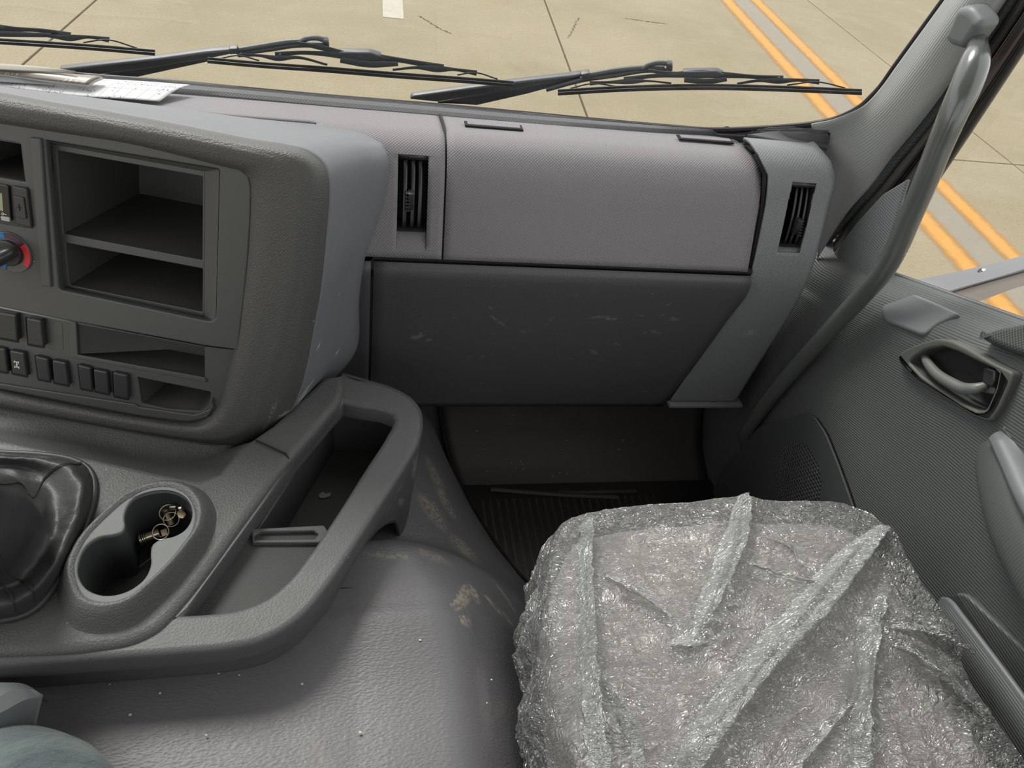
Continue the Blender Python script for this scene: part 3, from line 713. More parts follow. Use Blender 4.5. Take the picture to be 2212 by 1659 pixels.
def zip_loft(name, rows, mat, parent, nu=110, nv=40, th=.004, **kw):
    """loft whose rows correspond point by point"""
    R_ = A(rows); k, n = R_.shape[:2]
    t = np.arange(n, dtype=float)
    dense = np.stack([interp(t, R_[i], np.linspace(0, n-1, nu)) for i in range(k)])
    ts = [0]
    for i in range(k-1): ts.append(ts[-1]+max(1e-5, np.linalg.norm(dense[i]-dense[i+1], axis=1).mean()))
    G = interp(A(ts), dense.reshape(k, -1), np.linspace(0, ts[-1], nv)).reshape(nv, nu, 3)
    o = link(name, grid_mesh(G[::-1], ang=70), mat, parent, **kw)
    return solid(o, th) if th else o
zip_loft('padded_rim', rim, m_rim, stack, nu=130, nv=44)
r3y = [1.10, 1.10, 1.10, 1.10, 1.09, 1.07, 1.055, 1.04, 1.025, 1.01, 1.0, .985, .958, .950, .948, .948, .94, .90, .87, .84, .80]
C2b = resample(A(C2)[:19], 19); C2b = A(C2)[:18]
top2 = [pf(x, y, -.012) for x, y in C2[:18]] 
C3p = [P(x, y, Y=yy) for (x, y), yy in zip(C3, r3y)]
C3r = list(resample(C3p, 200)); 
# match C3 to C2 point by point through their picture positions
def match(n2, n3):
    t2 = [0, 3, 6, 8, 9, 10, 12, 14, 16, 17]; t3 = [0, 4, 7, 8, 9, 10, 12, 15, 18, 20]
    q = np.interp(np.arange(18), t2, t3); return interp(np.arange(21, dtype=float), A(C3p), q)
C3m = match(0, 0)
t2 = A(top2)
rows = [t2, t2+(C3m-t2)*.03+A([0, 0, .001]), t2+(C3m-t2)*.25+PF.n*.008+A([0, 0, .005]), t2+(C3m-t2)*.6+PF.n*.008+A([0, 0, .005]), C3m+A([0, -.01, .001]), C3m+A([0, .02, -.006])]
zip_loft('outer_shell', rows, m_podtop, stack, nu=120, nv=30)
# light seam line on the lower side of the shell
tube('seam_trim', [P(x, y, Y=yy) for x, y, yy in ((676, 694, .785), (700, 660, .83), (740, 612, .89), (776, 566, .925))], .0012, m_smooth, stack, k=6)
for dy_ in (0, 9):
    tube('seam_and_highlight', [pf(x, y+dy_, -.002-.0006*dy_) for x, y in ((-90, 858), (0, 874), (200, 912), (400, 948), (500, 960))], .0012, m_smooth if dy_ else m_gap, stack, k=6, n=20)  # the lower, paler tube is a highlight modelled beside the dark seam
# ---- bezel: upper plate and lower plate
up_out = [(-90, 250), (0, 264), (130, 284), (270, 305), (400, 336), (473, 355), (518, 366), (535, 380), (542, 407), (540, 480), (535, 560), (527, 640), (514, 756), (444, 747), (150, 693), (0, 663), (-90, 646)]
CH = round_poly([(98, 303), (474, 366, 6), (466, 698, 22), (128, 626, 6)], 6)
slotL = round_poly([(-70, 292), (45, 311, 6), (55, 393), (-70, 372)], 3)
plate('upper_bezel', [up_out, CH, slotL], PF.off(.006), .010, m_bezel, stack, bev=.002)
IN = [(108, 310), (443, 370), (441, 688), (141, 624)]
def ring(name, outer, inner, o_out, o_in, mat, parent, n=80):
    a = A([pf(x, y, o_out) for x, y in outer]); b = A([pf(x, y, o_in) for x, y in inner])
    return link(name, grid_mesh(np.stack([b, b*.5+a*.5, a]), wrapu=True, ang=50), mat, parent)
INr = round_poly(IN, 4, 6)
ring('bin_surround', CH, INr, .004, -.010, m_bezel, stack)
# divider column between the two halves (raised)
plate('divider', [round_poly([(62, 297), (88, 300), (110, 622), (88, 618)], 4)], PF.off(.010), .006, m_bezel, stack, bev=.002)
B1 = [(123, 325), (438, 381), (437, 562), (137, 505)]; B2 = [(141, 524), (438, 580), (437, 674), (150, 616)]
plate('bin_frame', [INr, round_poly(B1, 3), round_poly(B2, 3)], PF.off(-.010), .004, m_bezel, stack, bev=.001)
def bin_(corners, depth, off, mat, parent, name='storage_bin', taper=.004, r=0):
    cs = [pf(x, y, off) for x, y in corners]; n = len(cs); c = sum(cs)/n
    bk = [(p-PF.n*depth)+(c-p)/np.linalg.norm(c-p)*taper for p in cs]
    me = bpy.data.meshes.new('m')
    me.from_pydata([tuple(p) for p in cs+bk], [], [(i, (i+1) % n, n+(i+1) % n, n+i) for i in range(n)]+[tuple(range(2*n-1, n-1, -1))])
    o = link(name, me, mat, parent)
    return solid(o, .0015, 1)
def grow(c, k):
    m = A(c).mean(0); return [tuple(m+(A(p)-m)*(1+k)) for p in c]
bin_(grow(B1, .005), .185, -.012, m_bin, stack); bin_(grow(B2, .005), .185, -.012, m_bin, stack)
bin_([(-70, 292), (45, 311), (55, 393), (-70, 372)], .10, .0, m_bin, stack)
lo_out = [(-90, 648), (0, 665), (150, 695), (444, 749), (513, 757), (503, 795), (488, 850), (472, 883), (447, 905), (405, 915), (300, 902), (150, 875), (0, 845), (-90, 828)]
LB = [(164, 697), (442, 750), (442, 816), (168, 767)]
PK = round_poly([(297, 814, 2), (456, 846, 3), (453, 873, 10), (438, 889, 14), (360, 884, 20), (306, 872, 3)], 3)
RC = round_poly([(98, 692), (135, 699), (137, 760), (102, 753)], 8)
plate('lower_bezel', [lo_out, round_poly(LB, 2), PK], PF.off(-.004), .006, m_bezel, stack, bev=.001)
bin_(grow(LB, .004), .055, -.006, m_bin, stack); bin_(PK, .06, -.006, m_bin, stack, taper=.006)
plate('bin_lip', [round_poly([(150, 696), (164, 697), (168, 767), (442, 816), (446, 826), (152, 772)], 2)], PF.off(-.001), .004, m_bezel, stack, bev=.001)
plate('lower_lip', [round_poly([(-90, 812), (0, 829), (290, 874), (300, 880), (420, 897), (452, 885), (458, 860), (462, 880), (448, 902), (405, 911), (300, 898), (0, 841), (-90, 824)], 2)], PF.off(-.0005), .004, m_bezel, stack, bev=.0015)
def switch(pts, name='switch', proud=.003, **kw):
    g = plate('switch_gap', [round_poly(grow(pts, .10), 4)], PF.off(-.0035), .002, m_gap, stack, bev=.0003)
    s = plate(name, [round_poly(pts, 4)], PF.off(proud), .010, m_switch, stack, bev=.0022, res=3, **kw)
    return s
SW = [[(-24, 672), (34, 681), (38, 738), (-20, 727)], [(56, 687), (89, 693), (95, 750), (60, 744)],
      [(-22, 748), (11, 755), (17, 806), (-17, 800)], [(20, 757), (52, 763), (59, 814), (26, 807)],
      [(75, 769), (103, 776), (109, 825), (82, 820)], [(112, 778), (142, 784), (149, 834), (116, 827)],
      [(167, 788), (195, 795), (200, 845), (174, 840)], [(201, 798), (231, 804), (236, 853), (205, 846)], [(243, 804), (275, 811), (278, 863), (246, 856)]]
for k, s in enumerate(SW):
    o = switch(s, 'switch', .006 if k < 2 else .003)
    if k == 3:
        ms = simple('symbol_white', (.75, .76, .72), .6)
        PS = PF.off(.0032)
        def bar(a, b, wd=.0006): return tube_mesh([pf(*a, .0033), pf(*b, .0033)], wd, 6)
        me = join([bar((31, 781), (40, 783)), bar((32, 792), (41, 794)), bar((36, 782), (37, 793)), bar((31, 779), (31, 783.5)), bar((40, 781), (40, 785.5)),
                   bar((32, 790), (32, 794.5)), bar((41, 792), (41, 796.5))] + [tube_mesh([pf(36.5+1.8*math.cos(a), 787.5+1.8*math.sin(a), .0033) for a in np.linspace(0, 2*math.pi, 9)], .0004, 5)])
        link('axle_symbol', me, ms, o)
plate('blank_recess', [RC], PF.off(-.0035), .0015, m_bezel, stack, bev=.0006)
# display unit, tall switch, dial
plate('control_panel', [round_poly([(-80, 388), (60, 403, 2), (71, 495), (-80, 470)], 3)], PF.off(.0068), .004, m_vent, stack, bev=.0008)
dsp = plate('display', [round_poly([(-80, 386), (18, 401, 6), (24, 478), (-80, 460)], 3)], PF.off(.0100), .004, simple('gloss_black', srgb(24, 24, 28), .12, coat=.5), stack, bev=.001)
plate('screen', [[(-80, 405), (4, 418), (7, 456), (-80, 443)]], PF.off(.0104), .001, simple('green_lcd', srgb(150, 158, 130), .3), dsp, bev=.0001)
plate('display_button', [round_poly([(0, 467), (20, 470), (21, 480), (2, 476)], 3)], PF.off(.012), .003, simple('silver_plastic', srgb(170, 172, 172), .35), dsp, bev=.0008)
link('key_symbol', tube_mesh([pf(6+3*math.cos(a), 462+2*math.sin(a), .0108) for a in np.linspace(0, 2*math.pi, 9)] + [pf(14, 464, .0108)], .0004, 5), simple('symbol_light', (.7, .72, .7), .5), dsp)
ts_ = plate('tall_switch', [round_poly([(26, 402), (58, 408, 5), (68, 493), (33, 483)], 3)], PF.off(.0105), .006, m_switch, stack, bev=.0015)
bt = plate('switch_button', [round_poly([(27, 423), (51, 427, 4), (57, 474), (34, 469)], 3)], PF.off(.0125), .003, m_switch, ts_, bev=.001)
link('plus_symbol', join([tube_mesh([pf(41, 441, .0128), pf(42.5, 456, .0128)], .0004, 5), tube_mesh([pf(37, 447, .0128), pf(47, 449.5, .0128)], .0004, 5)]), m_gap, ts_)
DC = pf(24, 544, .0065)-PF.p; du, dv = DC.dot(PF.u), DC.dot(PF.v)
def disc(r, n=40, r0=None): 
    o = [[(du+r*math.cos(a), dv+r*math.sin(a)) for a in np.arange(n)*2*math.pi/n]]
    if r0: o.append([(du+r0*math.cos(a), dv+r0*math.sin(a)) for a in np.arange(n)*2*math.pi/n])
    return o
dial = plate('climate_dial', disc(.0265), PF.off(.009), .004, plastic('dial_base', srgb(96, 98, 98), .4), stack, bev=.001, px=False)
def arc(name, a0, a1, mat):
    n = 24; aa = np.radians(np.linspace(a0, a1, n))
    o = [(du+.0258*math.cos(a), dv+.0258*math.sin(a)) for a in aa] + [(du+.0185*math.cos(a), dv+.0185*math.sin(a)) for a in aa[::-1]]
    plate(name, [o], PF.off(.0102), .002, mat, dial, bev=.0003, px=False)
arc('blue_band', 95, 250, simple('blue_print', srgb(20, 110, 170), .35)); arc('red_band', -40, 35, simple('red_print', srgb(225, 50, 60), .35))
arc('dark_band', 36, 94, simple('dark_print', srgb(70, 40, 60), .35))
plate('dial_centre', disc(.0165), PF.off(.014), .006, m_vent, dial, bev=.0015, px=False)
ka, kb = PF.at(du+.012, dv+.008, .022), PF.at(du-.020, dv-.014, .030)
tube('knob_grip', [PF.at(du+.013, dv+.009, .016), ka, kb, PF.at(du-.024, dv-.017, .022)], [.006, .0085, .0085, .006], m_switch, dial, k=12, flat=(.8, 1.3), n=14, up=tuple(PF.n))

# ============================================================ GEAR CONSOLE
cons = thing('gear_console', 'dark grey gear console with cup holder and side tray behind a raised rail', 'console', (-.2, .6, .38))
ZR = Pl((-.1, .65, .455), (1, 0, 0), (0, 1, 0))
rail_out = [(738, 802), (760, 815), (800, 822), (845, 835), (885, 856), (906, 880), (912, 915), (905, 955), (880, 1000), (822, 1092), (762, 1186), (706, 1268), (665, 1318), (620, 1355), (565, 1383), (500, 1398), (400, 1408), (200, 1422), (0, 1436), (-120, 1444), (-120, 1360), (60, 1360), (300, 1345), (376, 1322), (393, 1306), (560, 1080), (640, 960), (700, 860)]
rail_in = [(398, 1326), (460, 1322), (530, 1310), (580, 1288), (625, 1250), (668, 1196), (720, 1120), (790, 1010), (838, 935), (852, 905), (848, 893), (830, 885), (780, 876), (756, 871), (742, 868), (712, 900), (640, 985), (560, 1098), (440, 1262)]
crail_in = list(resample(A(rail_in[:14]), 50)[:, :2]) + rail_in[14:]
crail_out = list(resample(A([p for p in rail_out[:20]]), 80)[:, :2]) + rail_out[20:]
plate('rail', [crail_out, crail_in], ZR, .034, m_rail, cons, bev=.007, res=4)
# outer wall of the rail going down to the engine cover
wall_px = [(738, 806), (800, 824), (845, 838), (885, 860), (905, 884), (910, 915), (903, 955), (878, 1000), (820, 1094), (760, 1188), (704, 1270), (663, 1320), (618, 1357), (563, 1385), (500, 1399), (400, 1409), (200, 1423), (0, 1437), (-120, 1445)]
top = A([P(x, y, Z=.435) for x, y in wall_px])
cen = A([-.12, .72, .43])
bot = []
for i, p in enumerate(top):
    d = (cen-p); d[2] = 0; d /= np.linalg.norm(d); top[i] = p = p+d*.004
    q = p.copy(); zb = .378 if i > 9 else (.20 if i < 7 else .30 if i == 7 else .36)
    q[2] = zb
    d = (cen-p); d[2] = 0; d /= np.linalg.norm(d); q += d*(.004 if i > 9 else .012); bot.append(q)
loft('rail_wall', [top, (top*.5+A(bot)*.5), bot], m_rail, cons, nu=110, nv=12, th=.006, flip=True)
# tray: deep forward pocket, shallow rear floor with a card slot
def zpoly(name, pts, z, th, mat, r=3, holes=(), bev=.001):
    return plate(name, [round_poly(pts, r)] + [round_poly(h, 2) for h in holes], Pl((-.05, .7, z), (1, 0, 0), (0, 1, 0)), th, mat, cons, bev=bev)
zpoly('tray_floor', [(398, 1350), (560, 1350), (690, 1230), (720, 1175), (690, 1160), (700, 1136), (545, 1148), (430, 1290)], .427, .004, m_tray)
zpoly('card_ridge', [(543, 1142), (700, 1134), (712, 1152), (690, 1172), (545, 1172)], .433, .008, m_rail, r=3, holes=[[(548, 1157), (562, 1148), (678, 1146), (688, 1153), (680, 1164), (550, 1166)]], bev=.0015)
zpoly('card_slot', [(540, 1142), (700, 1136), (700, 1172), (540, 1175)], .424, .002, m_gap)
# deep pocket
A_ = [P(x, y, Z=.43) for x, y in ((720, 880), (846, 880), (870, 905), (715, 1150), (545, 1150))]
A_ = [A(p) for p in A_]; fl = [p*1.0 for p in A_]
for p in fl: p[2] = .335
me = bpy.data.meshes.new('m'); n = 5
me.from_pydata([tuple(p) for p in A_+fl], [], [(i, (i+1) % n, n+(i+1) % n, n+i) for i in range(n)]+[(5, 6, 7, 8, 9)])
link('deep_pocket', me, m_tray, cons)
tag(plate('paper_scrap', [[(688, 1068), (697, 1062), (704, 1066), (716, 1064), (713, 1072), (700, 1076), (690, 1075)]], Pl(P(700, 1068, Z=.337), (1, 0, 0), (0, 1, 0)), .0015, simple('foil_scrap', srgb(130, 140, 140), .4), None, bev=.0003), 'small crumpled grey scrap lying in the deep tray pocket', 'scrap')
# main body of the console, with a sloping ridge on the right
RG = [(738, 800), (700, 838), (620, 888), (575, 930), (512, 965), (470, 1000), (430, 1032)]
body_out = [(744, 806), (742, 850), (700, 908), (612, 1012), (560, 1083), (500, 1165), (440, 1248), (393, 1306), (340, 1360), (290, 1385), (200, 1402), (0, 1414), (-120, 1420), (-120, 930), (0, 945), (200, 985), (330, 1015), (430, 1034), (470, 1020), (512, 968), (590, 915), (640, 868), (700, 812)]
CUPL = [(168, 1240), (172, 1205), (190, 1175), (215, 1160), (245, 1155), (264, 1148), (270, 1138), (268, 1120), (272, 1100), (290, 1075), (320, 1060), (350, 1055), (380, 1060), (402, 1075), (414, 1098), (412, 1125), (398, 1145), (375, 1158), (345, 1165), (328, 1178), (325, 1195), (326, 1215), (315, 1245), (290, 1268), (255, 1283), (215, 1284), (185, 1270)]
cupc = resample(A(CUPL), 90, closed=True)
RO = [(150, 1262), (146, 1232), (165, 1180), (230, 1105), (280, 1065), (330, 1047), (375, 1045), (415, 1062), (435, 1095), (432, 1135), (400, 1185), (330, 1260), (270, 1305), (215, 1315), (170, 1300)]
ringo = resample(A(RO), 90, closed=True)
bootout = [(-120, 960), (0, 970), (90, 978), (165, 990), (200, 1012), (206, 1050), (196, 1110), (160, 1200), (120, 1280), (80, 1325), (30, 1343), (-120, 1350)]
ZB = Pl((-.2, .6, .462), (1, 0, 0), (0, 1, 0))
plate('body', [list(resample(A(body_out[:13]), 60)) + body_out[13:], list(resample(A(CUPL), 60, closed=True))], ZB, .030, m_cons, cons, bev=.010, res=4)
ridge = [[P(x, y, Z=.462) for x, y in ((738, 800), (700, 845), (620, 950), (560, 1030), (470, 1150))], [P(x, y, Z=.470) for x, y in ((732, 812), (690, 868), (610, 972), (545, 1062), (440, 1195))],
         [P(x, y, Z=.458) for x, y in ((730, 840), (690, 905), (612, 1010), (560, 1080), (450, 1230))]]
# seam across the ridge
tube('ridge_seam', [P(551, 950, Z=.4645), P(590, 968, Z=.4645), P(617, 980, Z=.4638), P(623, 990, Z=.460), P(624, 1002, Z=.452)], .0013, m_gap, cons, k=6)
# cup holder: raised collar, liner and cups
def zl(pts, z): return [P(x, y, Z=z) for x, y in pts]
c_in = resample(A(zl(cupc, .484)), 120, closed=True); c_out = resample(A(zl(ringo, .482)), 120, closed=True)
def align(a, b):
    k = np.argmin(np.linalg.norm(b-a[0], axis=1)); b = np.roll(b, -k, 0)
    return b
# radial correspondence by angle along the long axis of the holder
def by_angle(loop, c, n=140):
    out = []; L2 = np.vstack([loop, loop[:1]]); ang = np.unwrap(np.arctan2(L2[:, 1]-c[1], L2[:, 0]-c[0]))
    if ang[-1] < ang[0]: L2 = L2[::-1]; ang = ang[::-1]
    base = ang[0]; q = base+np.arange(n)*2*math.pi/n
    idx = np.argsort(ang)
    P_ = np.stack([np.interp(q, ang[idx], L2[idx, j]) for j in range(3)], 1)
    # rotate so that angle zero comes first
    k = int(round((-base) / (2*math.pi/n))) % n
    return np.roll(P_, -k, 0)
cc = (A(zl([(298, 1170)], .484))[0])
ho = by_angle(resample(c_out, 400, closed=True), cc); 
holder = thing('cup_holder', None, None, cc, parent=cons)
def collar_out(k, z): 
    q = cc + (ho-cc)*k; q[:, 2] = z; return q
rowsC = [collar_out(1.26, .458), collar_out(1.20, .463), collar_out(1.12, .474), collar_out(1.03, .484), collar_out(.975, .4868), collar_out(.87, .4835)]
G = np.stack([r for r in rowsC]); T_ = np.concatenate([[0], np.cumsum([.01, .013, .013, .006, .006])])
G = interp(T_, G.reshape(6, -1), np.linspace(0, T_[-1], 24)).reshape(24, -1, 3)
link('collar', grid_mesh(G, wrapu=True, ang=80), m_cons, holder)
li = [((p[0]), (p[1])) for p in resample(A([(x, y) for x, y in RO]), 90, closed=True)]
mcx = A([290, 1178]); li = [tuple(mcx+(A(p)-mcx)*.915) for p in li]
plate('liner', [li, [tuple(p) for p in cupc]], Pl((-.2, .6, .4865), (1, 0, 0), (0, 1, 0)), .006, m_cup, holder, bev=.002, res=3)
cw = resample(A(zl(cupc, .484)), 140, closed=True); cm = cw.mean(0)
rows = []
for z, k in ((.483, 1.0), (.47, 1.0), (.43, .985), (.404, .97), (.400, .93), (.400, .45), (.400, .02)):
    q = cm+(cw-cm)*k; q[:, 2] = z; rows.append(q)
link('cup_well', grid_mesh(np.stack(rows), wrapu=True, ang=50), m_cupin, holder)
# trough between console and centre stack
ta = [P(x, y, Z=.405) for x, y in ((-120, 845), (0, 872), (200, 908), (400, 945), (500, 960), (540, 955))]
tb = [P(x, y, Z=.400) for x, y in ((-120, 905), (0, 922), (200, 955), (360, 985), (450, 985), (525, 958))]
tm = [P(x, y, Z=.420) for x, y in ((-120, 920), (0, 938), (200, 972), (370, 1008), (465, 998), (528, 958))]
tc_ = [P(x, y, Z=.4622) for x, y in ((-120, 948), (0, 960), (200, 998), (400, 1048), (505, 1022), (556, 952))]
loft('trough', [ta, tb, tm, tc_], m_cons, cons, nu=60, nv=18, th=.003, flip=True)
# added block at the console's left front, keeps light out beneath
box('console_light_block', (-.62, .56, .36), (-.30, .80, .395), m_gap, cons)
# ---- gear boot
boot = thing('gear_boot', 'soft black leather gear lever boot gathered in folds', 'gear boot', P(40, 1160, Z=.465))
bsec = [
 (.466, [(-250, 1010), (-120, 972), (0, 978), (80, 982), (150, 992), (190, 1012), (204, 1045), (198, 1095), (176, 1160), (140, 1230), (100, 1290), (62, 1322), (10, 1338), (-100, 1350), (-230, 1330), (-300, 1200), (-290, 1080)]),
 (.480, [(-240, 1015), (-120, 980), (0, 983), (80, 988), (145, 998), (180, 1018), (194, 1050), (188, 1100), (166, 1165), (130, 1230), (92, 1282), (56, 1312), (8, 1328), (-100, 1335), (-220, 1315), (-285, 1200), (-275, 1080)]),
 (.496, [(-220, 1025), (-110, 990), (0, 990), (60, 990), (100, 1000), (150, 1018), (170, 1050), (168, 1095), (150, 1150), (122, 1210), (85, 1262), (48, 1290), (5, 1305), (-90, 1310), (-200, 1290), (-260, 1200), (-250, 1090)]),
 (.484, [(-200, 1045), (-110, 1015), (-10, 1012), (50, 1012), (88, 1022), (105, 1045), (118, 1075), (125, 1110), (116, 1160), (95, 1205), (66, 1245), (30, 1270), (-5, 1280), (-90, 1285), (-180, 1265), (-230, 1190), (-230, 1100)]),
 (.500, [(-180, 1060), (-110, 1035), (-20, 1032), (40, 1040), (66, 1058), (82, 1085), (92, 1112), (86, 1140), (70, 1175), (48, 1210), (26, 1235), (6, 1252), (-20, 1262), (-90, 1265), (-160, 1245), (-200, 1180), (-200, 1110)]),
 (.530, [(-170, 1055), (-110, 1035), (-20, 1030), (26, 1030), (50, 1052), (72, 1085), (90, 1116), (76, 1134), (56, 1160), (34, 1192), (16, 1215), (0, 1230), (-25, 1240), (-90, 1240), (-150, 1225), (-180, 1170), (-180, 1105)]),
 (.575, [(-150, 1050), (-100, 1035), (-40, 1030), (4, 1030), (30, 1035), (44, 1052), (50, 1075), (40, 1100), (24, 1130), (6, 1155), (-10, 1175), (-24, 1185), (-40, 1190), (-90, 1195), (-130, 1180), (-150, 1140), (-155, 1090)]),
 (.60, [(-130, 1055), (-100, 1045), (-60, 1040), (-25, 1038), (-5, 1040), (5, 1050), (8, 1065), (0, 1085), (-10, 1105), (-22, 1120), (-35, 1130), (-45, 1136), (-60, 1140), (-90, 1142), (-115, 1130), (-130, 1105), (-135, 1080)]),
 (.64, [(-100, 1040), (-90, 1036), (-80, 1035), (-70, 1035), (-60, 1037), (-55, 1042), (-52, 1050), (-54, 1058), (-58, 1066), (-64, 1072), (-70, 1076), (-76, 1078), (-82, 1079), (-90, 1078), (-98, 1072), (-103, 1062), (-104, 1050)])]
ndn = 240; secs = []
for z, pp_ in bsec:
    q = A(zl(pp_, z)); q = np.vstack([q, q[:1]]); secs.append(interp(np.arange(18, dtype=float), q, np.linspace(0, 17, ndn+1), closed=True)[:-1])
T_ = np.concatenate([[0], np.cumsum([np.linalg.norm(a-b, axis=1).mean() for a, b in zip(secs[:-1], secs[1:])])])
GBt = interp(T_, np.array(secs).reshape(len(secs), -1), np.linspace(0, T_[-1], 80)).reshape(80, ndn, 3)
for j in range(3, 80):
    for i in range(ndn):
        v = Vector(GBt[j, i]); w1 = noise.noise(Vector((v.x*28, v.y*28, v.z*14)))
        w2 = 1-abs(noise.noise(Vector((v.x*45+3, v.y*45, v.z*18))))*2
        GBt[j, i, 2] += .006*w1 + .0022*w2; GBt[j, i, 0] += .004*w1
bl = secs[0]; apex = A(P(-75, 1057, Z=.64))
link('leather', grid_mesh(GBt, wrapu=True, ang=180), m_boot, boot)
tube('boot_frame', list(bl)+[bl[0]], .004, plastic('boot_edge', srgb(56, 57, 57), .5), boot, k=8)
for col_ in (int(ndn*4.6/17), int(ndn*10.4/17), int(ndn*11.6/17)):
    for dd in (0, 1):
        tube('stitching', [GBt[j, col_+dd]+A([0, 0, .0012]) for j in range(3, 70)], .0006, m_thread, boot, k=5)
tube('gear_lever', [apex-A([0, 0, .05]), apex+A([-.02, 0, .12])], .012, m_black, boot)

# ============================================================ KEYS AND PIN IN THE CUP HOLDER
def torus(c, r, tr, nrm, n=28):
    nrm = A(nrm)/np.linalg.norm(nrm); u = np.cross(nrm, [0, 0, 1.0]); u = u/np.linalg.norm(u) if np.linalg.norm(u) > .01 else A([1, 0, 0]); v = np.cross(nrm, u)
    pts = [c+r*(math.cos(a)*u+math.sin(a)*v) for a in np.linspace(0, 2*math.pi, n+1)]
    return tube_mesh(pts, tr, 8, caps=False, up=tuple(nrm))
keys = thing('key_bunch', 'bunch of small keys and lock barrels on steel rings inside the cup holder', 'keys', P(350, 1130, Z=.402))
zk = .44
def kp(x, y, z=zk): return P(x, y, Z=z)
link('key_ring', torus(kp(362, 1107, .452), .0095, .0008, (-.1, -.5, 1)), m_steel, keys)
link('key_ring', torus(kp(370, 1122, .446), .0088, .0008, (.3, -.5, 1)), m_steel, keys)
link('key_ring', torus(kp(347, 1149, .444), .0092, .0008, (.0, -.6, 1)), m_steel, keys)
b0, b1 = kp(303, 1165, .424), kp(345, 1150, .428)
tube('lock_barrel', [b0, b0+(b1-b0)*.10], .0075, m_brass, keys, k=18)
tube('lock_barrel', [b0+(b1-b0)*.14, b0+(b1-b0)*.20], .0068, m_steel, keys, k=18)
tube('lock_barrel', [b0+(b1-b0)*.24, b0+(b1-b0)*.29], .0068, m_steel, keys, k=18)
tube('lock_barrel', [b0+(b1-b0)*.31, b1], .0058, m_brass, keys, k=18)
tube('key_blade', [kp(359, 1101, .446), kp(371, 1134, .438)], .0028, m_brass, keys, k=8, flat=(1.3, .5))
tube('key_blade', [kp(352, 1098, .445), kp(362, 1108, .445)], .0026, m_brass, keys, k=8, flat=(1.3, .5))
tube('lock_cap', [kp(370, 1096, .458), kp(382, 1096, .460)], .0034, m_steel, keys, k=12)
tube('lock_cap', [kp(388, 1098, .462), kp(394, 1097, .463)], .0030, m_steel, keys, k=12)
plate('key_head', [round_poly([(382, 1104), (396, 1099), (403, 1111), (396, 1120), (385, 1118)], 3)], Pl(kp(392, 1108, .456), (1, 0, 0), (0, 1, .2)), .0025, m_brass, keys, bev=.0006)
plate('key_head', [round_poly([(345, 1145), (360, 1140), (364, 1155), (350, 1160)], 3)], Pl(kp(355, 1150, .434), (1, 0, 0), (0, 1, .2)), .0025, m_brass, keys, bev=.0006)
tube('key_chain', [kp(340, 1156, .43), kp(348, 1160, .43), kp(353, 1155, .432)], .0012, m_steel, keys, k=8)
tube('metal_pin', [kp(301, 1225, .404), kp(330, 1203, .412)], .0012, simple('dull_steel', srgb(140, 140, 135), .4, .6), None, k=8, label='thin grey metal pin lying in the nearer cup well', cat='pin')

# ============================================================ ENGINE COVER AND FLOOR
def hump_z(x, y):
    def ss(a, b, v):
        t = max(0, min(1, (v-a)/(b-a))); return t*t*(3-2*t)
    tp = .385 - .135*ss(.585, .70, y) - .04*ss(.70, 1.1, y)
    xe = np.interp(y, [-.6, .40, .52, .60, .70, .9, 1.15], [.10, .10, .085, .04, .06, .085, .10])
    xf = np.interp(y, [-.6, .45, .55, .71, .80, .885, 1.0, 1.12, 1.2], [.32, .32, .335, .342, .285, .246, .205, .165, .14])
    xl0 = np.interp(y, [.33, .42], [-.31, -.45]); xl1 = np.interp(y, [.33, .42], [-.40, -.62])
    if x > xe:
        t = min(1, (x-xe)/(xf-xe)); return tp*max(0, (1-t**1.7))**.85
    if x < xl0:
        t = min(1, (x-xl0)/(xl1-xl0)); return tp*(1-t**1.6)
    return tp - (.004*((x-xe)/.1)**2 if abs(x-xe) < .1 else .004)
hx = np.linspace(-.64, .36, 150); hy = np.linspace(-.7, 1.175, 190)
GH = np.array([[(x, y, hump_z(x, y)+(.0035*math.sin(y*26+1.0)*max(0, min(1, (x+.35)*4))*(1 if y < .5 and x < .15 else 0))) for x in hx] for y in hy])
hump = link('engine_cover', grid_mesh(GH, ang=80), m_hump, None, base=(-.1, .3, 0), label='vinyl covered engine hump between the seats, dirty at its front corner', cat='engine cover')
def outline_groove(pts, z, name='hatch_line'):
    tube(name, [A(P(x, y, Z=z)) for x, y in pts], .0007, m_gap, hump, k=5)
outline_groove([(712, 1271), (778, 1270), (774, 1343), (677, 1344), (675, 1325)], .3815)
floor = loft('floor', [[(-.95, y, 0), (.82, y, 0)] for y in (-.85, 0, .5, 1.0)], m_mat, None, nu=10, nv=10, th=.01, flip=True, kind='structure', label='dark cab floor')
fm = thing('floor_mat', 'dusty black ribbed rubber mat in the passenger footwell', 'floor mat', (.5, .8, 0))
def msurf(x, y):
    z = .006
    if y > .995: z += np.interp(y, [.995, 1.04, 1.09, 1.13, 1.155], [0, .012, .05, .11, .20])
    return z
my = np.linspace(.2, 1.155, 70)
def mxl(y): return float(np.interp(y, [.2, .55, .71, .80, .885, 1.0, 1.12, 1.16], [.33, .345, .350, .293, .254, .213, .173, .165]))
GM = np.array([[(mxl(y)+(.775-mxl(y))*a, y-(.0 if y < 1 else 0), msurf(0, y)) for a in np.linspace(0, 1, 30)] for y in my])
solid(link('mat_sheet', grid_mesh(GM, ang=70), m_mat, fm), .006)
tube('mat_edge', [(mxl(y)-.001, y, msurf(0, y)+.002) for y in my], .004, m_gap, fm, k=8)
tube('mat_ridge', [A(P(x, y, Z=.012)) for x, y in ((1060, 1057), (1100, 1060), (1200, 1068), (1335, 1074))], .006, m_mat, fm, k=8, n=20, flat=(1, .7))
box('mat_ridge', (.42, .968, .006), (.60, .978, .012), m_mat, fm, bev=.002)
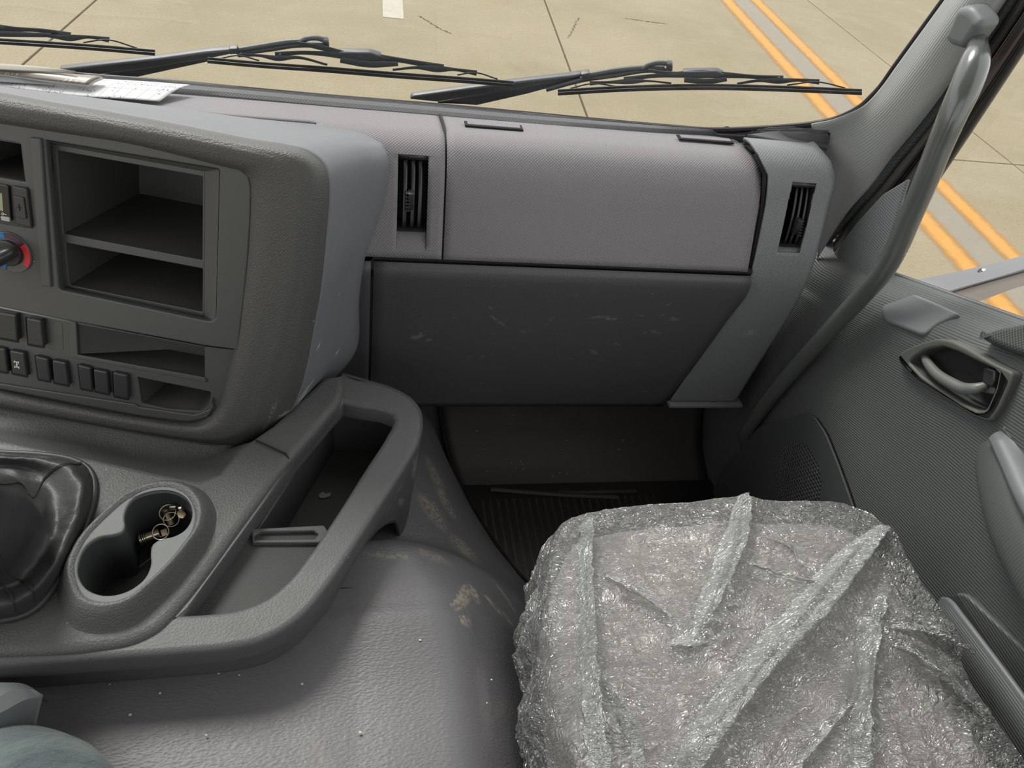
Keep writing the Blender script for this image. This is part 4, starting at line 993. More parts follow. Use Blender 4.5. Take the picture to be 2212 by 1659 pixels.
for k in range(24):
    x = .255+k*.0165; y0 = max(.60, .96-.0) if False else .955
    yend = .55 if x > .36 else float(np.interp(x, [.25, .29, .345], [.90, .82, .73]))
    box('rib', (x-.0042, yend, .004), (x+.0042, .962, .0105), m_mat, fm, bev=.0025)
# debris on the mat
m_bit = simple('pale_bit', srgb(190, 188, 178), .7)
for k, (x, y) in enumerate(((1303, 886), (1040, 1010))):
    c = A(P(x, y, Y=1.14 if k == 0 else 1.05)); pts = [c+A([.008*math.cos(a), -.004, .010*math.sin(a)]) for a in np.linspace(-1.6, 2.2, 10)]
    tube('leaf_curl', pts, .0012, m_bit, None, k=6, label=['small dry curled leaf stem stuck below the lower lid', 'small pale curled fibre lying on the mat near the hump'][k], cat='debris')
rb = random.Random(3)
mbits = []
for k in range(70):
    x = rb.uniform(.25, .6); y = rb.uniform(.75, 1.12); z = msurf(x, y)+.001
    if x < mxl(y)+.01: continue
    s = rb.uniform(.0006, .0016)
    mbits.append(box_mesh(WP, x, x+s*1.6, y, y+s, z, z+s))
o = link('grit', join(mbits), m_bit, None, label='pale crumbs of grit scattered over the rubber mat', cat='grit', kind='stuff')
mbits = []
for (x, y) in ((278, 1547), (443, 1590), (708, 1356), (650, 1480), (200, 1468), (235, 1480), (343, 1500), (470, 1457), (515, 1460), (775, 1585), (110, 1590), (1050, 1520), (895, 1700), (905, 1385), (1060, 1470)):
    p = P(x, y, Z=hump_z(*P(x, y, Z=.383)[:2])+.001); s = rb.uniform(.0008, .0022)
    mbits.append(box_mesh(WP, p[0], p[0]+s*1.4, p[1], p[1]+s, p[2], p[2]+s*.6))
link('grit', join(mbits), m_bit, None, label='pale specks of grit lying on the vinyl engine cover', cat='grit', kind='stuff')

# ============================================================ PILLAR TRIM AND DOOR FRAME
pil = thing('trim_1', 'pale grey windshield pillar trim', None, (.8, 1.05, .8), kind='structure')
ra = [PG(x, y, -.012) for x, y in ((1752, 270), (1800, 260), (1830, 248), (1868, 226), (1902, 190), (1936, 143), (2040, 0), (2142, -140), (2300, -360))]
rmid = [P(x, y, X=xx) for x, y, xx in ((1768, 345, .772), (1826, 300, .785), (1870, 275, .79), (1910, 240, .79), (1945, 200, .79), (1980, 155, .79), (2080, 15, .785), (2190, -130, .78), (2360, -350, .77))]
rm2 = [P(x, y, X=xx) for x, y, xx in ((1775, 450, .79), (1835, 360, .80), (1880, 330, .805), (1930, 285, .805), (1970, 240, .805), (2010, 190, .805), (2110, 45, .80), (2230, -110, .795), (2410, -330, .785))]
rbx = [P(x, y, X=xx) for x, y, xx in ((1765, 560, .812), (1838, 450, .828), (1880, 404, .83), (1934, 336, .832), (1978, 284, .832), (2022, 228, .832), (2120, 82, .83), (2230, -82, .825), (2400, -320, .815))]
loft('pillar_cover', [ra, rmid, rm2, rbx], m_pillar, pil, nu=70, nv=26, th=.004, flip=True)
def shift(row, dx, dy, X): return [(x+dx, y+dy, X) for x, y in row]
RB = [(1780, 515), (1845, 440), (1880, 404), (1934, 336), (1978, 284), (2022, 228), (2120, 82), (2230, -82), (2400, -320)]
tube('woven_seal', [P(x+7, y+5, X=.836) for x, y in RB], .0075, m_wov, pil, n=90, k=10)
frame_ = thing('door_1', 'passenger door of the truck cab with window', None, (.82, .6, .1), kind='structure')
GL = [(1924, 578), (1928, 553), (1940, 525), (1960, 493), (2010, 418), (2060, 345), (2136, 231), (2212, 116), (2330, -60), (2480, -280)]
D0 = [(1790, 540), (1850, 455), (1890, 412), (1945, 345), (1992, 286), (2038, 226), (2135, 90), (2245, -75), (2415, -315)]
def dr(f, X, dx=0): 
    a = resample(A(D0), 40); b = resample(A(GL), 40); c = a*(1-f)+b*f
    return [P(x+dx, y, X=X) for x, y in c]
frm = thing('window_frame', None, None, (.85, .9, .8), parent=frame_)
loft('frame_trim', [dr(0, .842), dr(.10, .836), dr(.2, .836)], m_frame, frm, nu=60, nv=6, flip=True)
loft('frame_trim', [dr(.2, .85), dr(.28, .846), dr(.36, .85)], m_frame2, frm, nu=60, nv=6, flip=True)
loft('frame_trim', [dr(.36, .852), dr(.42, .843), dr(.62, .842), dr(.72, .85)], m_frame, frm, nu=60, nv=10, flip=True)
loft('frame_trim', [dr(.70, .858), dr(.78, .849), dr(.9, .853), dr(1.0, .868)], m_frame2, frm, nu=60, nv=8, flip=True)
plate('corner_filler', [[(1740, 560), (1850, 440), (1935, 540), (1905, 650), (1740, 660)]], Pl((.853, .93, .66), (0, -1, .0), (0, 0, 1)), .004, m_frame2, frame_, bev=.0005)
# ribbed corner cover at the front foot of the window
plate('corner_panel', [round_poly([(1770, 625), (1790, 560), (1850, 480), (1905, 420), (1962, 385), (1935, 470), (1905, 572), (1880, 596), (1850, 640)], 8)], Pl((.829, .93, .66), (0, -1, .0), (-.08, 0, 1)), .006, m_doortop, frame_, bev=.003)
win2 = thing('window_2', 'passenger side window pane with white dried drops', None, (.865, .5, 1.0), kind='structure')
link('glass_pane', grid_mesh(A([[(.868, -.5, .60), (.868, 1.05, .60)], [(.868, -.5, 1.62), (.868, 1.05, 1.62)]])), m_glass2, win2)
# ---- door skin
def sill(y): return float(np.interp(y, [-.6, .3, .60, .66, .91, 1.02], [.86, .84, .755, .728, .632, .60]))
yy = np.concatenate([np.linspace(1.14, .80, 20), np.linspace(.79, .42, 110), np.linspace(.40, -.85, 40)])
def doorrow(dx, dz, zabs=None):
    return [(dx(y) if callable(dx) else dx, y, (sill(y)+dz) if zabs is None else zabs) for y in yy]
rows = [doorrow(.868, -.004), doorrow(.862, .002), doorrow(.850, .001), doorrow(.835, -.010), doorrow(.818, -.024), doorrow(.806, -.045), doorrow(.800, -.075), doorrow(.798, -.12)]
def proj(p):
    c = M3.T @ (A(p)-CAM); return CX+F*c[0]/c[2], CY+F*c[1]/c[2]
def inside(p, poly):
    x, y = p; c = False; j = len(poly)-1
    for i in range(len(poly)):
        if (poly[i][1] > y) != (poly[j][1] > y) and x < (poly[j][0]-poly[i][0])*(y-poly[i][1])/(poly[j][1]-poly[i][1])+poly[i][0]: c = not c
        j = i
    return c
HB = [(1936, 770), (1950, 757), (1985, 742), (2025, 731), (2055, 736), (2090, 753), (2140, 782), (2188, 805), (2182, 830), (2160, 880), (2138, 912), (2105, 902), (2050, 868), (1985, 828), (1948, 798)]
HI = [(1962, 782), (1975, 770), (1998, 755), (2035, 748), (2070, 760), (2110, 780), (2158, 802), (2150, 840), (2130, 885), (2112, 888), (2080, 872), (2040, 846), (1990, 812)]
HM = [((a[0]+0)*1.0, a[1]) for a in HI]; _m = A(HI).mean(0); HM = [tuple(_m+(A(a)-_m)*1.10) for a in HI]
def skin(y, z):
    x = .798 - .010/(1+math.exp(-(.40+.25*(y-.5)-z)/.03))
    return x
G = np.array(rows)[:-1]; T_ = np.concatenate([[0], np.cumsum(np.linalg.norm(np.diff(G[:, 100], axis=0), axis=1))])
G = interp(T_, G.reshape(len(G), -1), np.linspace(0, T_[-1], 26)).reshape(26, len(yy), 3)
G2 = np.array([[(skin(y, sill(y)-.075-(sill(y)-.075)*t), y, sill(y)-.075-(sill(y)-.075)*t) for y in yy] for t in np.linspace(0, 1, 80)[1:]])
blend = np.linspace(0, 1, 79)[:, None]; G2[:, :, 0] += .002*np.exp(-blend*20)
G = np.concatenate([G, G2])
def skd(j, i):
    c = (G[j, i]+G[j+1, i+1])/2
    if c[2] < .4 or not .4 < c[1] < .8: return False
    return inside(proj(c), HM)
solid(link('door_skin', grid_mesh(G, ang=80, skip=skd), m_door, frame_), .003)
plate('door_leak_blocker', [[(-1.25, -.3), (.85, -.3), (.85, .84), (-.30, .83), (-.60, .745), (-.66, .718), (-.91, .622), (-1.25, .60)]], Pl((.850, 0, 0), (0, 1, 0), (0, 0, 1)) if False else Pl((.850, 0, 0), (0, -1, 0), (0, 0, 1)), .012, m_frame2, frame_, px=False, bev=.002)  # added behind the door skin to stop daylight leaking through
tube('belt_seal', [(.866, y, sill(y)+.002) for y in np.linspace(1.0, -.5, 50)], .004, m_black, frame_, k=8)
tube('belt_seal', [(.856, y, sill(y)+.005) for y in np.linspace(.95, -.5, 50)], .0028, m_smooth, frame_, k=8)
# crease running forward and down from the handle
# cap in front of the handle
plate('cap_cover', [round_poly([(1900, 660, 14), (1975, 634, 6), (2072, 676, 10), (2020, 700, 12), (1992, 724, 14), (1905, 690, 14)], 10)], Pl(P(1980, 680, X=.806), (0, -1, .373), (.50, 0.0, .85)), .014, m_smooth, frame_, bev=.0045, res=4)
# inside handle
PD = Pl((.796, .5, .6), (0, -1, 0), (0, 0, 1))
HB = [(1936, 770), (1950, 757), (1985, 742), (2025, 731), (2055, 736), (2090, 753), (2140, 782), (2188, 805), (2182, 830), (2160, 880), (2138, 912), (2105, 902), (2050, 868), (1985, 828), (1948, 798)]
HI = [(1962, 782), (1975, 770), (1998, 755), (2035, 748), (2070, 760), (2110, 780), (2158, 802), (2150, 840), (2130, 885), (2112, 888), (2080, 872), (2040, 846), (1990, 812)]
hd = thing('door_handle', None, None, P(2060, 820, X=.79), parent=frame_)
plate('handle_bezel', [round_poly([(*p,) for p in HB], 10, 4), round_poly(HI, 6, 4)], PD.off(.010), .036, m_handlebz, hd, bev=.0035, res=4)
hi = resample([P(x, y, S=PD.off(.004)) for x, y in [tuple(_m+(A(a)-_m)*1.05) for a in HI]], 60, closed=True); hc = hi.mean(0)
rowsH = [hi, hi+A([.018, 0, 0])+(hc-hi)*.05, hi+A([.026, 0, 0])+(hc-hi)*.25, hi*.02+(hc+A([.028, 0, 0]))*.98]
link('handle_cup', grid_mesh(np.stack(rowsH), wrapu=True, ang=60), m_vent, hd)
tube('pull_lever', [P(1996, 764, X=.806), P(2003, 782, X=.794), P(2022, 806, X=.788), P(2055, 828, X=.786), P(2085, 840, X=.787), P(2112, 838, X=.790), P(2130, 832, X=.797)], [.005, .0062, .0072, .0080, .0080, .0070, .005], m_handle, hd, n=40, k=14, flat=(1.0, 1.0))
plate('lever_paddle', [round_poly([(2085, 834), (2115, 826), (2150, 838), (2146, 852), (2110, 845)], 4)], PD.off(-.004), .006, m_handle, hd, bev=.002)
plate('lock_tab', [round_poly([(2122, 795), (2132, 793), (2150, 800), (2148, 822), (2140, 836), (2120, 828)], 4)], PD.off(.004), .018, m_switch, hd, bev=.003)
# dark wedge of the pull grip at the window edge
gw = [(2108, 723), (2160, 706), (2240, 690), (2330, 690), (2330, 800), (2240, 775), (2190, 762), (2140, 742)]
plate('pull_grip', [round_poly(gw, 6)], Pl(P(2180, 735, X=.790), (0, -1, .25), (.35, 0, 1)), .030, plastic('grip_dark_plastic', srgb(62, 66, 62), .5, 'weave', amp=.8), frame_, bev=.008, res=4)
# armrest
def arm_sec(y, x0, zc, hh):
    out = []
    for a in np.linspace(-math.pi/2, math.pi/2, 14):
        out.append((.80-(.80-x0)*max(0, math.cos(a))**.55, y, zc+hh*math.sin(a)))
    return out
rows = [arm_sec(y, x0, zc, hh) for y, x0, zc, hh in ((.56, .797, .610, .004), (.545, .792, .607, .022), (.50, .772, .600, .034), (.45, .755, .592, .04), (.38, .74, .588, .045), (.25, .73, .585, .048), (.0, .73, .585, .05), (-.1, .75, .585, .04), (-.14, .79, .585, .02))]
loft('armrest', rows, m_door, frame_, nu=20, nv=60, th=.003, flip=True)
rows = [[(.795, y, .645+.004), (x0+.012, y, .648), (x0-.002, y, .640), (x0-.004, y, .630)] for y, x0 in ((.545, .79), (.50, .775), (.45, .757), (.38, .742), (.25, .732), (0, .732), (-.1, .75))]
loft('armrest_pad', rows, m_smooth, frame_, nu=12, nv=40, th=.004)
# door pocket
pts = [P(x, y, X=xx) for x, y, xx in ((2038, 1296, .775), (2052, 1300, .765), (2080, 1335, .757), (2130, 1400, .75), (2212, 1510, .742), (2330, 1680, .735))]
lip = A(pts); low = lip.copy(); low[:, 2] = .12; low[:, 0] += .03
loft('pocket_panel', [lip, (lip+low)/2+A([-.004, 0, 0]), low], m_door, frame_, nu=30, nv=10, th=.004)
tube('pocket_lip', lip, .0042, m_smooth, frame_, n=40, k=8)
box('pocket_inner', (.775, -.2, .12), (.796, .435, .44), m_black, frame_)
plate('pocket_flap', [round_poly([(2062, 1280), (2085, 1284), (2150, 1345), (2240, 1430), (2330, 1540), (2330, 1700), (2240, 1560), (2150, 1440), (2085, 1350)], 10)], Pl((.786, .4, .5), (0, -1, 0), (0, 0, 1)), .010, m_door, frame_, bev=.003)
# speaker cover low on the door
bp = [(1700, 905), (1740, 893), (1758, 900), (1782, 935), (1808, 1000), (1830, 1060), (1850, 1120), (1500, 1150), (1560, 1010), (1640, 920)]
PSK = Pl((.777, .75, .3), (0, -1, 0), (0, 0, 1))
holes = []
for r in range(-12, 12):
    for c in range(-16, 16):
        u = c*.0078+(.0039 if r % 2 else 0); v = r*.0068
        if u*u+v*v > .073**2: continue
        cu_, cv_ = u+(-.01), v+(-.015)
        holes.append([(cu_+.0024*math.cos(a), cv_+.0024*math.sin(a)) for a in np.arange(7)*2*math.pi/7])
uvo = []
for p in round_poly(bp, 14):
    q = P(p[0], p[1], S=PSK)-PSK.p; uvo.append((q.dot(PSK.u), q.dot(PSK.v)))
c_ = P(1738, 1030, S=PSK)-PSK.p; gu, gv = c_.dot(PSK.u), c_.dot(PSK.v)
holes = [[(a+gu, b+gv-.01) for a, b in h] for h in holes]
from math import hypot
def inside(p, poly):
    x, y = p; c = False; j = len(poly)-1
    for i in range(len(poly)):
        if (poly[i][1] > y) != (poly[j][1] > y) and x < (poly[j][0]-poly[i][0])*(y-poly[i][1])/(poly[j][1]-poly[i][1])+poly[i][0]: c = not c
        j = i
    return c
holes = [h for h in holes if all(inside((q[0]*1.0, q[1]), [tuple(A([gu*0, 0])+A(o)) for o in uvo]) for q in h)]
spk = thing('speaker_cover', None, None, PSK.p, parent=frame_)
plate('grille', [uvo]+holes, PSK, .004, plastic('speaker_plastic', srgb(70, 74, 74), .5, 'fine'), spk, bev=.0008, px=False, res=0)
plate('grille_backing', [[(a*.98+gu*.02, b*.98+gv*.02) for a, b in uvo]], PSK.off(-.008), .003, m_gap, spk, bev=.0002, px=False)

# ============================================================ GRAB HANDLE
gh = thing('grab_handle', 'long glossy dark grey grab handle running down the door pillar', 'handle', P(2000, 360, X=.78))
gp = [(2113, 60, .800), (2112, 95, .790), (2104, 140, .775), (2085, 190, .765), (2060, 245, .76), (2030, 315, .76), (2000, 390, .762), (1965, 470, .765), (1935, 540, .768), (1905, 590, .770), (1865, 635, .770), (1800, 705, .768), (1730, 780, .765), (1670, 850, .765), (1630, 905, .768), (1608, 945, .775), (1612, 965, .79)]
gr_ = [.008, .012, .0185, .019, .018, .0168, .0162, .016, .0158, .0155, .0155, .0145, .0145, .014, .0135, .012, .010]
tube('bar', [P(x, y, X=xx) for x, y, xx in gp], gr_, m_bar, gh, n=140, k=24)
PC = Pl(P(2075, 60, X=.792), (.0, -1, .2), (-.25, .15, 1))
plate('end_cap', [round_poly([(2036, 82, 14), (2066, 14, 16), (2092, 14, 12), (2114, 44, 8), (2112, 60, 6), (2078, 108, 10), (2046, 98, 12)], 10)], PC.off(.018), .034, m_smooth, gh, bev=.010, res=5)

# ============================================================ MIRROR BRACKET OUTSIDE
mb = thing('mirror_bracket', 'grey painted mirror arm bracket with two bolts outside the side window', 'mirror arm', P(2080, 600, X=1.05))
a_ = [P(x, y, X=xx) for x, y, xx in ((1890, 630, .875), (1975, 612, 1.00), (2060, 596, 1.04), (2140, 578, 1.08), (2250, 550, 1.14), (2340, 520, 1.2))]
b2 = [P(x, y, X=xx) for x, y, xx in ((1950, 668, .875), (2040, 640, .985), (2100, 622, 1.02), (2160, 605, 1.05), (2250, 578, 1.10), (2340, 552, 1.16))]
c2 = [P(x, y, X=xx) for x, y, xx in ((1985, 692, .875), (2075, 660, .97), (2130, 640, 1.01), (2190, 618, 1.04), (2260, 600, 1.09), (2340, 580, 1.15))]
a_, b2, c2 = (resample(r, 30) for r in (a_, b2, c2))
loft('bracket_arm', [a_, a_*.96+b2*.04+A([0, 0, .002]), a_*.06+b2*.94+A([0, 0, .002]), b2], m_brkt, mb, nu=30, lin_v=True, lin_u=True, th=.006, ang=25)
loft('bracket_flange', [b2-A([0, 0, .002]), b2*.5+c2*.5+A([0, 0, -.006]), c2+A([0, 0, -.004]), c2+A([.01, .03, -.02])], plastic('bracket_side', srgb(96, 88, 80), .5, 'fine', speck=.5), mb, nu=30, lin_v=True, lin_u=True, th=.005, ang=25)
for ii in (8, 17):
    c = a_[ii]*.66+b2[ii]*.34+A([0, 0, .003]); n_ = A([-.2, -.1, 1.0]); n_ /= np.linalg.norm(n_)
    tube('bolt', [c-n_*.004, c+n_*.004], .0085, m_vent, mb, k=12)
    tube('bolt_head', [c+n_*.003, c+n_*.007], .0045, simple('zinc', (.6, .6, .58), .3, 1.0), mb, k=8)

# ============================================================ PAPERS ON THE DASH TOP
def paper_mat(name, base, ink, kind=0):
    b = NB(name); tcn = b.n('TexCoord'); u = b.n('SeparateXYZ', {0: (tcn, 'UV')})
    def lines(ax, pitch, w_):
        fr = b.math('FRACT', b.math('DIVIDE', (u, ax), pitch)); return b.math('LESS_THAN', fr, w_)
    if kind == 0:
        gridm = b.math('MAXIMUM', lines(0, .017, .05), lines(1, .024, .03))
        mp = b.n('Mapping', {'Vector': (tcn, 'UV'), 'Scale': (420.0, 260.0, 1.0)})
        glyph = b.math('GREATER_THAN', b.n('TexNoise', {'Vector': mp, 'Scale': 1.0, 'Detail': 1.0}), .60)
        row = b.math('LESS_THAN', b.math('FRACT', b.math('DIVIDE', (u, 1), .012)), .5)
        blk = b.math('GREATER_THAN', b.n('TexNoise', {'Vector': (tcn, 'UV'), 'Scale': 38.0, 'Detail': 0.0}), .52)
        ink_m = b.math('MAXIMUM', b.math('MULTIPLY', gridm, .5), b.math('MULTIPLY', b.math('MULTIPLY', glyph, row), blk))
    else:
        mp = b.n('Mapping', {'Vector': (tcn, 'UV'), 'Scale': (300.0, 160.0, 1.0)})
        glyph = b.math('GREATER_THAN', b.n('TexNoise', {'Vector': mp, 'Scale': 1.0, 'Detail': 1.0}), .55)
        row = b.math('LESS_THAN', b.math('FRACT', b.math('DIVIDE', (u, 1), .013)), .35)
        blk = b.math('GREATER_THAN', b.n('TexNoise', {'Vector': (tcn, 'UV'), 'Scale': 22.0, 'Detail': 0.0}), .5)
        ink_m = b.math('MULTIPLY', b.math('MULTIPLY', b.math('MULTIPLY', glyph, row), blk), .6)
    c = b.mix(ink_m, base, ink)
    bs = b.n('BsdfPrincipled', {'Base Color': (c, 2), 'Roughness': .6 if kind == 0 else .35})
    b.t.links.new(bs.outputs[0], b.out.inputs[0]); return b.m
zp = .757
def sheet(name, back, front, z, mat, wav=.003, lift=0, **kw):
    r0 = [P(x, y, Z=z+lift+wav*math.sin(i*2.1)) for i, (x, y) in enumerate(back)]; r1 = [P(x, y, Z=z-.001+wav*math.sin(i*1.7+1)) for i, (x, y) in enumerate(front)]
    r0, r1 = resample(r0, 40), resample(r1, 40)
    return loft(name, [r0, r0*.6+r1*.4+A([0, 0, .003]), r1], mat, None, nu=40, nv=12, th=.0006, flip=True, **kw)
sheet('paper_sheet', [(-120, 155), (0, 163), (120, 167), (216, 170), (320, 176), (411, 183)], [(-120, 176), (0, 187), (90, 198), (175, 208), (265, 213), (344, 219)], zp, paper_mat('printed_form', (.50, .51, .52), (.07, .07, .08)), label='long white printed form lying on the dash top behind the centre stack', cat='paper', wav=.001)
sheet('paper_sheet', [(-120, 145), (0, 160), (60, 166), (126, 178)], [(-120, 160), (0, 176), (60, 180), (120, 184)], zp+.005, simple('grey_paper', srgb(160, 165, 165), .6), label='small grey sheet between the white form and the brown booklet', cat='paper', wav=.001)
bk = thing('booklet', 'brown printed booklet lying on the white form on the dash top', 'booklet', P(100, 165, Z=zp+.01))
r0 = A([P(x, y, Z=zp+.014) for x, y in ((-120, 142), (0, 150), (120, 157), (221, 164))]); r1 = A([P(x, y, Z=zp+.010) for x, y in ((-120, 150), (0, 160), (100, 172), (190, 182))])
r0, r1 = resample(r0, 30), resample(r1, 30)
o = loft('cover', [r0, r0*.5+r1*.5+A([0, 0, .002]), r1], paper_mat('brown_cover', srgb(124, 116, 106), srgb(200, 190, 180), 1), bk, nu=30, nv=8, th=.0008, flip=True)
o = loft('pages', [r0-A([0, 0, .002]), r0*.5+r1*.5-A([0, 0, .0003]), r1-A([0, 0, .002])], simple('page_white', (.5, .5, .49), .7), bk, nu=30, nv=8, th=.003, flip=True)
sheet('paper_sheet', [(-120, 134), (0, 138), (80, 144), (165, 157)], [(-120, 142), (0, 150), (80, 154), (160, 159)], zp+.018, simple('curled_page', srgb(160, 156, 146), .6), label='curled beige page against the glass behind the brown booklet', cat='paper', wav=.0008)

# ============================================================ SEAT AND ITS PLASTIC COVER
SO = [(1172, 1280), (1180, 1225), (1193, 1160), (1210, 1125), (1250, 1106), (1300, 1095), (1400, 1083), (1500, 1077), (1560, 1068), (1600, 1067), (1650, 1074), (1750, 1076), (1840, 1086), (1885, 1105), (1925, 1140), (1960, 1195), (2000, 1265), (2040, 1320), (2075, 1375), (2085, 1430), (2110, 1490), (2160, 1560), (2230, 1660)]
zt = .475
so = A([P(x, y, Z=zt) for x, y in SO])
back = [(so[-1][0]+.01, .10, zt), (so[-1][0]-.02, -.02, zt), (.45, -.05, zt), (.20, -.02, zt), (.165, .10, zt), (.175, .22, zt)]
lft = [P(x, y, Z=zt) for x, y in ((1240, 1659), (1205, 1570), (1186, 1450), (1180, 1360))]
loop = A(list(so) + [A(p) for p in back] + lft)
loop = resample(loop, 420, closed=True)
sc_ = A([.445, .30, zt])
seat = thing('passenger_seat', 'grey passenger seat whose cushion shows through a clear film', 'seat', (.45, .3, 0))
m_seat = plastic('seat_fabric', srgb(204, 195, 190), .85, 'fine')
m_seatd = plastic('seat_side_fabric', srgb(70, 72, 72), .85, 'fine')
rows = []
for k, dz in ((.0005, .012), (.3, .011), (.6, .008), (.8, .003), (.87, -.004), (.905, -.016), (.92, -.035), (.925, -.07), (.94, -.12), (.90, -.13), (.02, -.13)):
    q = sc_+(loop-sc_)*k; q[:, 2] = zt+dz-.008; rows.append(q)
link('cushion', grid_mesh(np.stack(rows), wrapu=True, ang=60), m_seat, seat)
box('seat_base', (.34, .0, .01), (.63, .50, .335), m_seatd, seat, bev=.02)
rows = []
for z, yb, hw, th_ in ((.44, -.03, .22, .10), (.60, -.08, .24, .11), (.80, -.14, .235, .10), (.95, -.19, .20, .08), (1.0, -.21, .15, .05)):
    row = []
    for a in np.arange(24)*2*math.pi/24:
        row.append((.43+hw*np.sign(math.cos(a))*abs(math.cos(a))**.5, yb-.05+th_/2*np.sign(math.sin(a))*abs(math.sin(a))**.7, z))
    rows.append(row)
link('backrest', grid_mesh(np.array(rows), wrapu=True, ang=60), m_seatd, seat)
# film
def film_mat(nm='clear_plastic_film', hz=.20, bump=.0044, tint=(.84, .88, .87, 1)):
    b = NB(nm); tcn = b.n('TexCoord'); ob = (tcn, 'Object')
    wp = b.noise(9, 3, .5, vec=ob)
    wob = b.n('VectorMath', {0: ob, 1: b.n('VectorMath', {0: (wp, 'Color'), 1: (.10, .10, .10)}, operation='MULTIPLY')}, operation='ADD')
    h = None
    for rot, sca, sc_v, wt in (((.2, .1, .7), (1.0, 3.2, 1.0), 30, .55), ((.1, .3, -.8), (1.0, 3.4, 1.0), 55, .5), ((0, .2, 1.9), (1.0, 2.6, 1.0), 120, .36), ((0, .5, .1), (1.0, 2.4, 1.0), 240, .2)):
        mp = b.n('Mapping', {'Vector': wob, 'Rotation': rot, 'Scale': sca})
        v = b.n('TexVoronoi', {'Scale': float(sc_v), 'Vector': mp}, feature='DISTANCE_TO_EDGE')
        e = b.math('MULTIPLY', b.math('MINIMUM', (v, 'Distance'), .28), wt*3.2)
        h = e if h is None else b.math('ADD', h, e)
    bp = b.n('Bump', {'Height': h, 'Distance': bump, 'Strength': 1.0})
    gl = b.n('BsdfGlossy', {'Roughness': .20, 'Color': (.97, .96, .95, 1), 'Normal': bp})
    df = b.n('BsdfDiffuse', {'Color': tint, 'Normal': bp})
    tl = b.n('BsdfTranslucent', {'Color': (.80, .84, .84, 1), 'Normal': bp})
    tr = b.n('BsdfTransparent', {'Color': (.96, .98, .98, 1)})
    lw = b.n('LayerWeight', {'Blend': .3, 'Normal': bp})
    cl = b.n('MixShader', {0: .22, 1: df, 2: tl})
    m1 = b.n('MixShader', {0: b.math('ADD', b.math('MULTIPLY', b.ramp(h, .5, .12), .28), hz), 1: tr, 2: cl})
    fac = b.n('MapRange', {0: (lw, 'Fresnel'), 1: 0.0, 2: 1.0, 3: .21, 4: .85})
    m2 = b.n('MixShader', {0: fac, 1: m1, 2: gl})
    b.t.links.new(m2.outputs[0], b.out.inputs[0]); return b.m
FOLDS = [  # centre line in the photograph, width, height
    ([(1602, 1072), (1592, 1130), (1570, 1210), (1540, 1290), (1500, 1385)], .012, .024),
    ([(1905, 1142), (1850, 1190), (1760, 1290), (1690, 1380), (1610, 1480), (1470, 1655)], .014, .030),
    ([(1905, 1275), (1880, 1350), (1862, 1480), (1850, 1659)], .008, .018), ([(1868, 1330), (1850, 1480), (1835, 1659)], .005, .007),
    ([(1268, 1118), (1262, 1230), (1266, 1400), (1280, 1530), (1300, 1670)], .006, .016), ([(1245, 1150), (1250, 1300), (1250, 1500), (1260, 1670)], .005, .009),
    ([(1585, 1212), (1680, 1240), (1780, 1268)], .0035, -.007), ([(1672, 1165), (1710, 1200), (1752, 1240)], .004, .006),
    ([(1310, 1238), (1380, 1285), (1460, 1345)], .006, .006), ([(1340, 1180), (1420, 1210), (1470, 1235)], .005, .004),
    ([(1400, 1215), (1450, 1270), (1490, 1310)], .005, .005), ([(1905, 1345), (1990, 1352), (2085, 1400)], .010, .014),
    ([(1912, 1385), (2000, 1440), (2095, 1500)], .010, .016), ([(1300, 1250), (1340, 1380), (1330, 1450)], .008, .006),
    ([(1310, 1500), (1370, 1400)], .004, .004), ([(1440, 1380), (1500, 1365), (1620, 1360)], .005, .005), ([(1700, 1640), (1800, 1540), (1850, 1480)], .005, .006),
    ([(1850, 1090), (1840, 1160), (1820, 1210)], .006, .005), ([(1640, 1660), (1700, 1560), (1760, 1520)], .005, .006), ([(1905, 1480), (1960, 1560), (2010, 1660)], .006, .008),
    ([(1885, 1500), (1930, 1600), (1945, 1660)], .005, .007), ([(2100, 1560), (2090, 1600), (2080, 1665)], .008, .008), ([(1380, 1660), (1340, 1590), (1290, 1480)], .006, .008)]
rr = random.Random(11)
for k in range(170):
    x, y = rr.uniform(1290, 2080), rr.uniform(1110, 1650)
    a = rr.gauss(1.0 if x > 1750 else (.6 if x < 1500 else 2.3), .7); L = rr.uniform(20, 80)
    FOLDS.append(([(x, y), (x+L*math.cos(a), y+L*math.sin(a))], rr.uniform(.002, .005), rr.choice([1, 1, -1])*rr.uniform(.002, .006)))
nr, na = 330, 620
loopF = resample(loop, na, closed=True)
ks = []; zs_ = []
for j in range(nr):
    t = j/(nr-1)
    if t < .78: k = .02+ (1.0-.02)*(t/.78); d = .016-.013*k**2 if k < .85 else None
    else: k = 1.0; 
    ks.append(k)
V = np.zeros((nr, na, 3))
for j in range(nr):
    t = j/(nr-1)
    if t < .74:
        k = .0005+.9745*(t/.74); z = zt+.012-.012*k**3
    else:
        s = (t-.74)/.26
        k = .975+.03*math.sin(min(1, s*2.5)*math.pi/2)+.02*s; z = zt-.000-.006*math.sin(min(1, s*4)*math.pi/2)-.155*max(0, s-.10)
    V[j] = sc_+(loopF-sc_)*k; V[j, :, 2] = z
XYf = V[:, :, :2].reshape(-1, 2); dz = np.zeros(len(XYf))
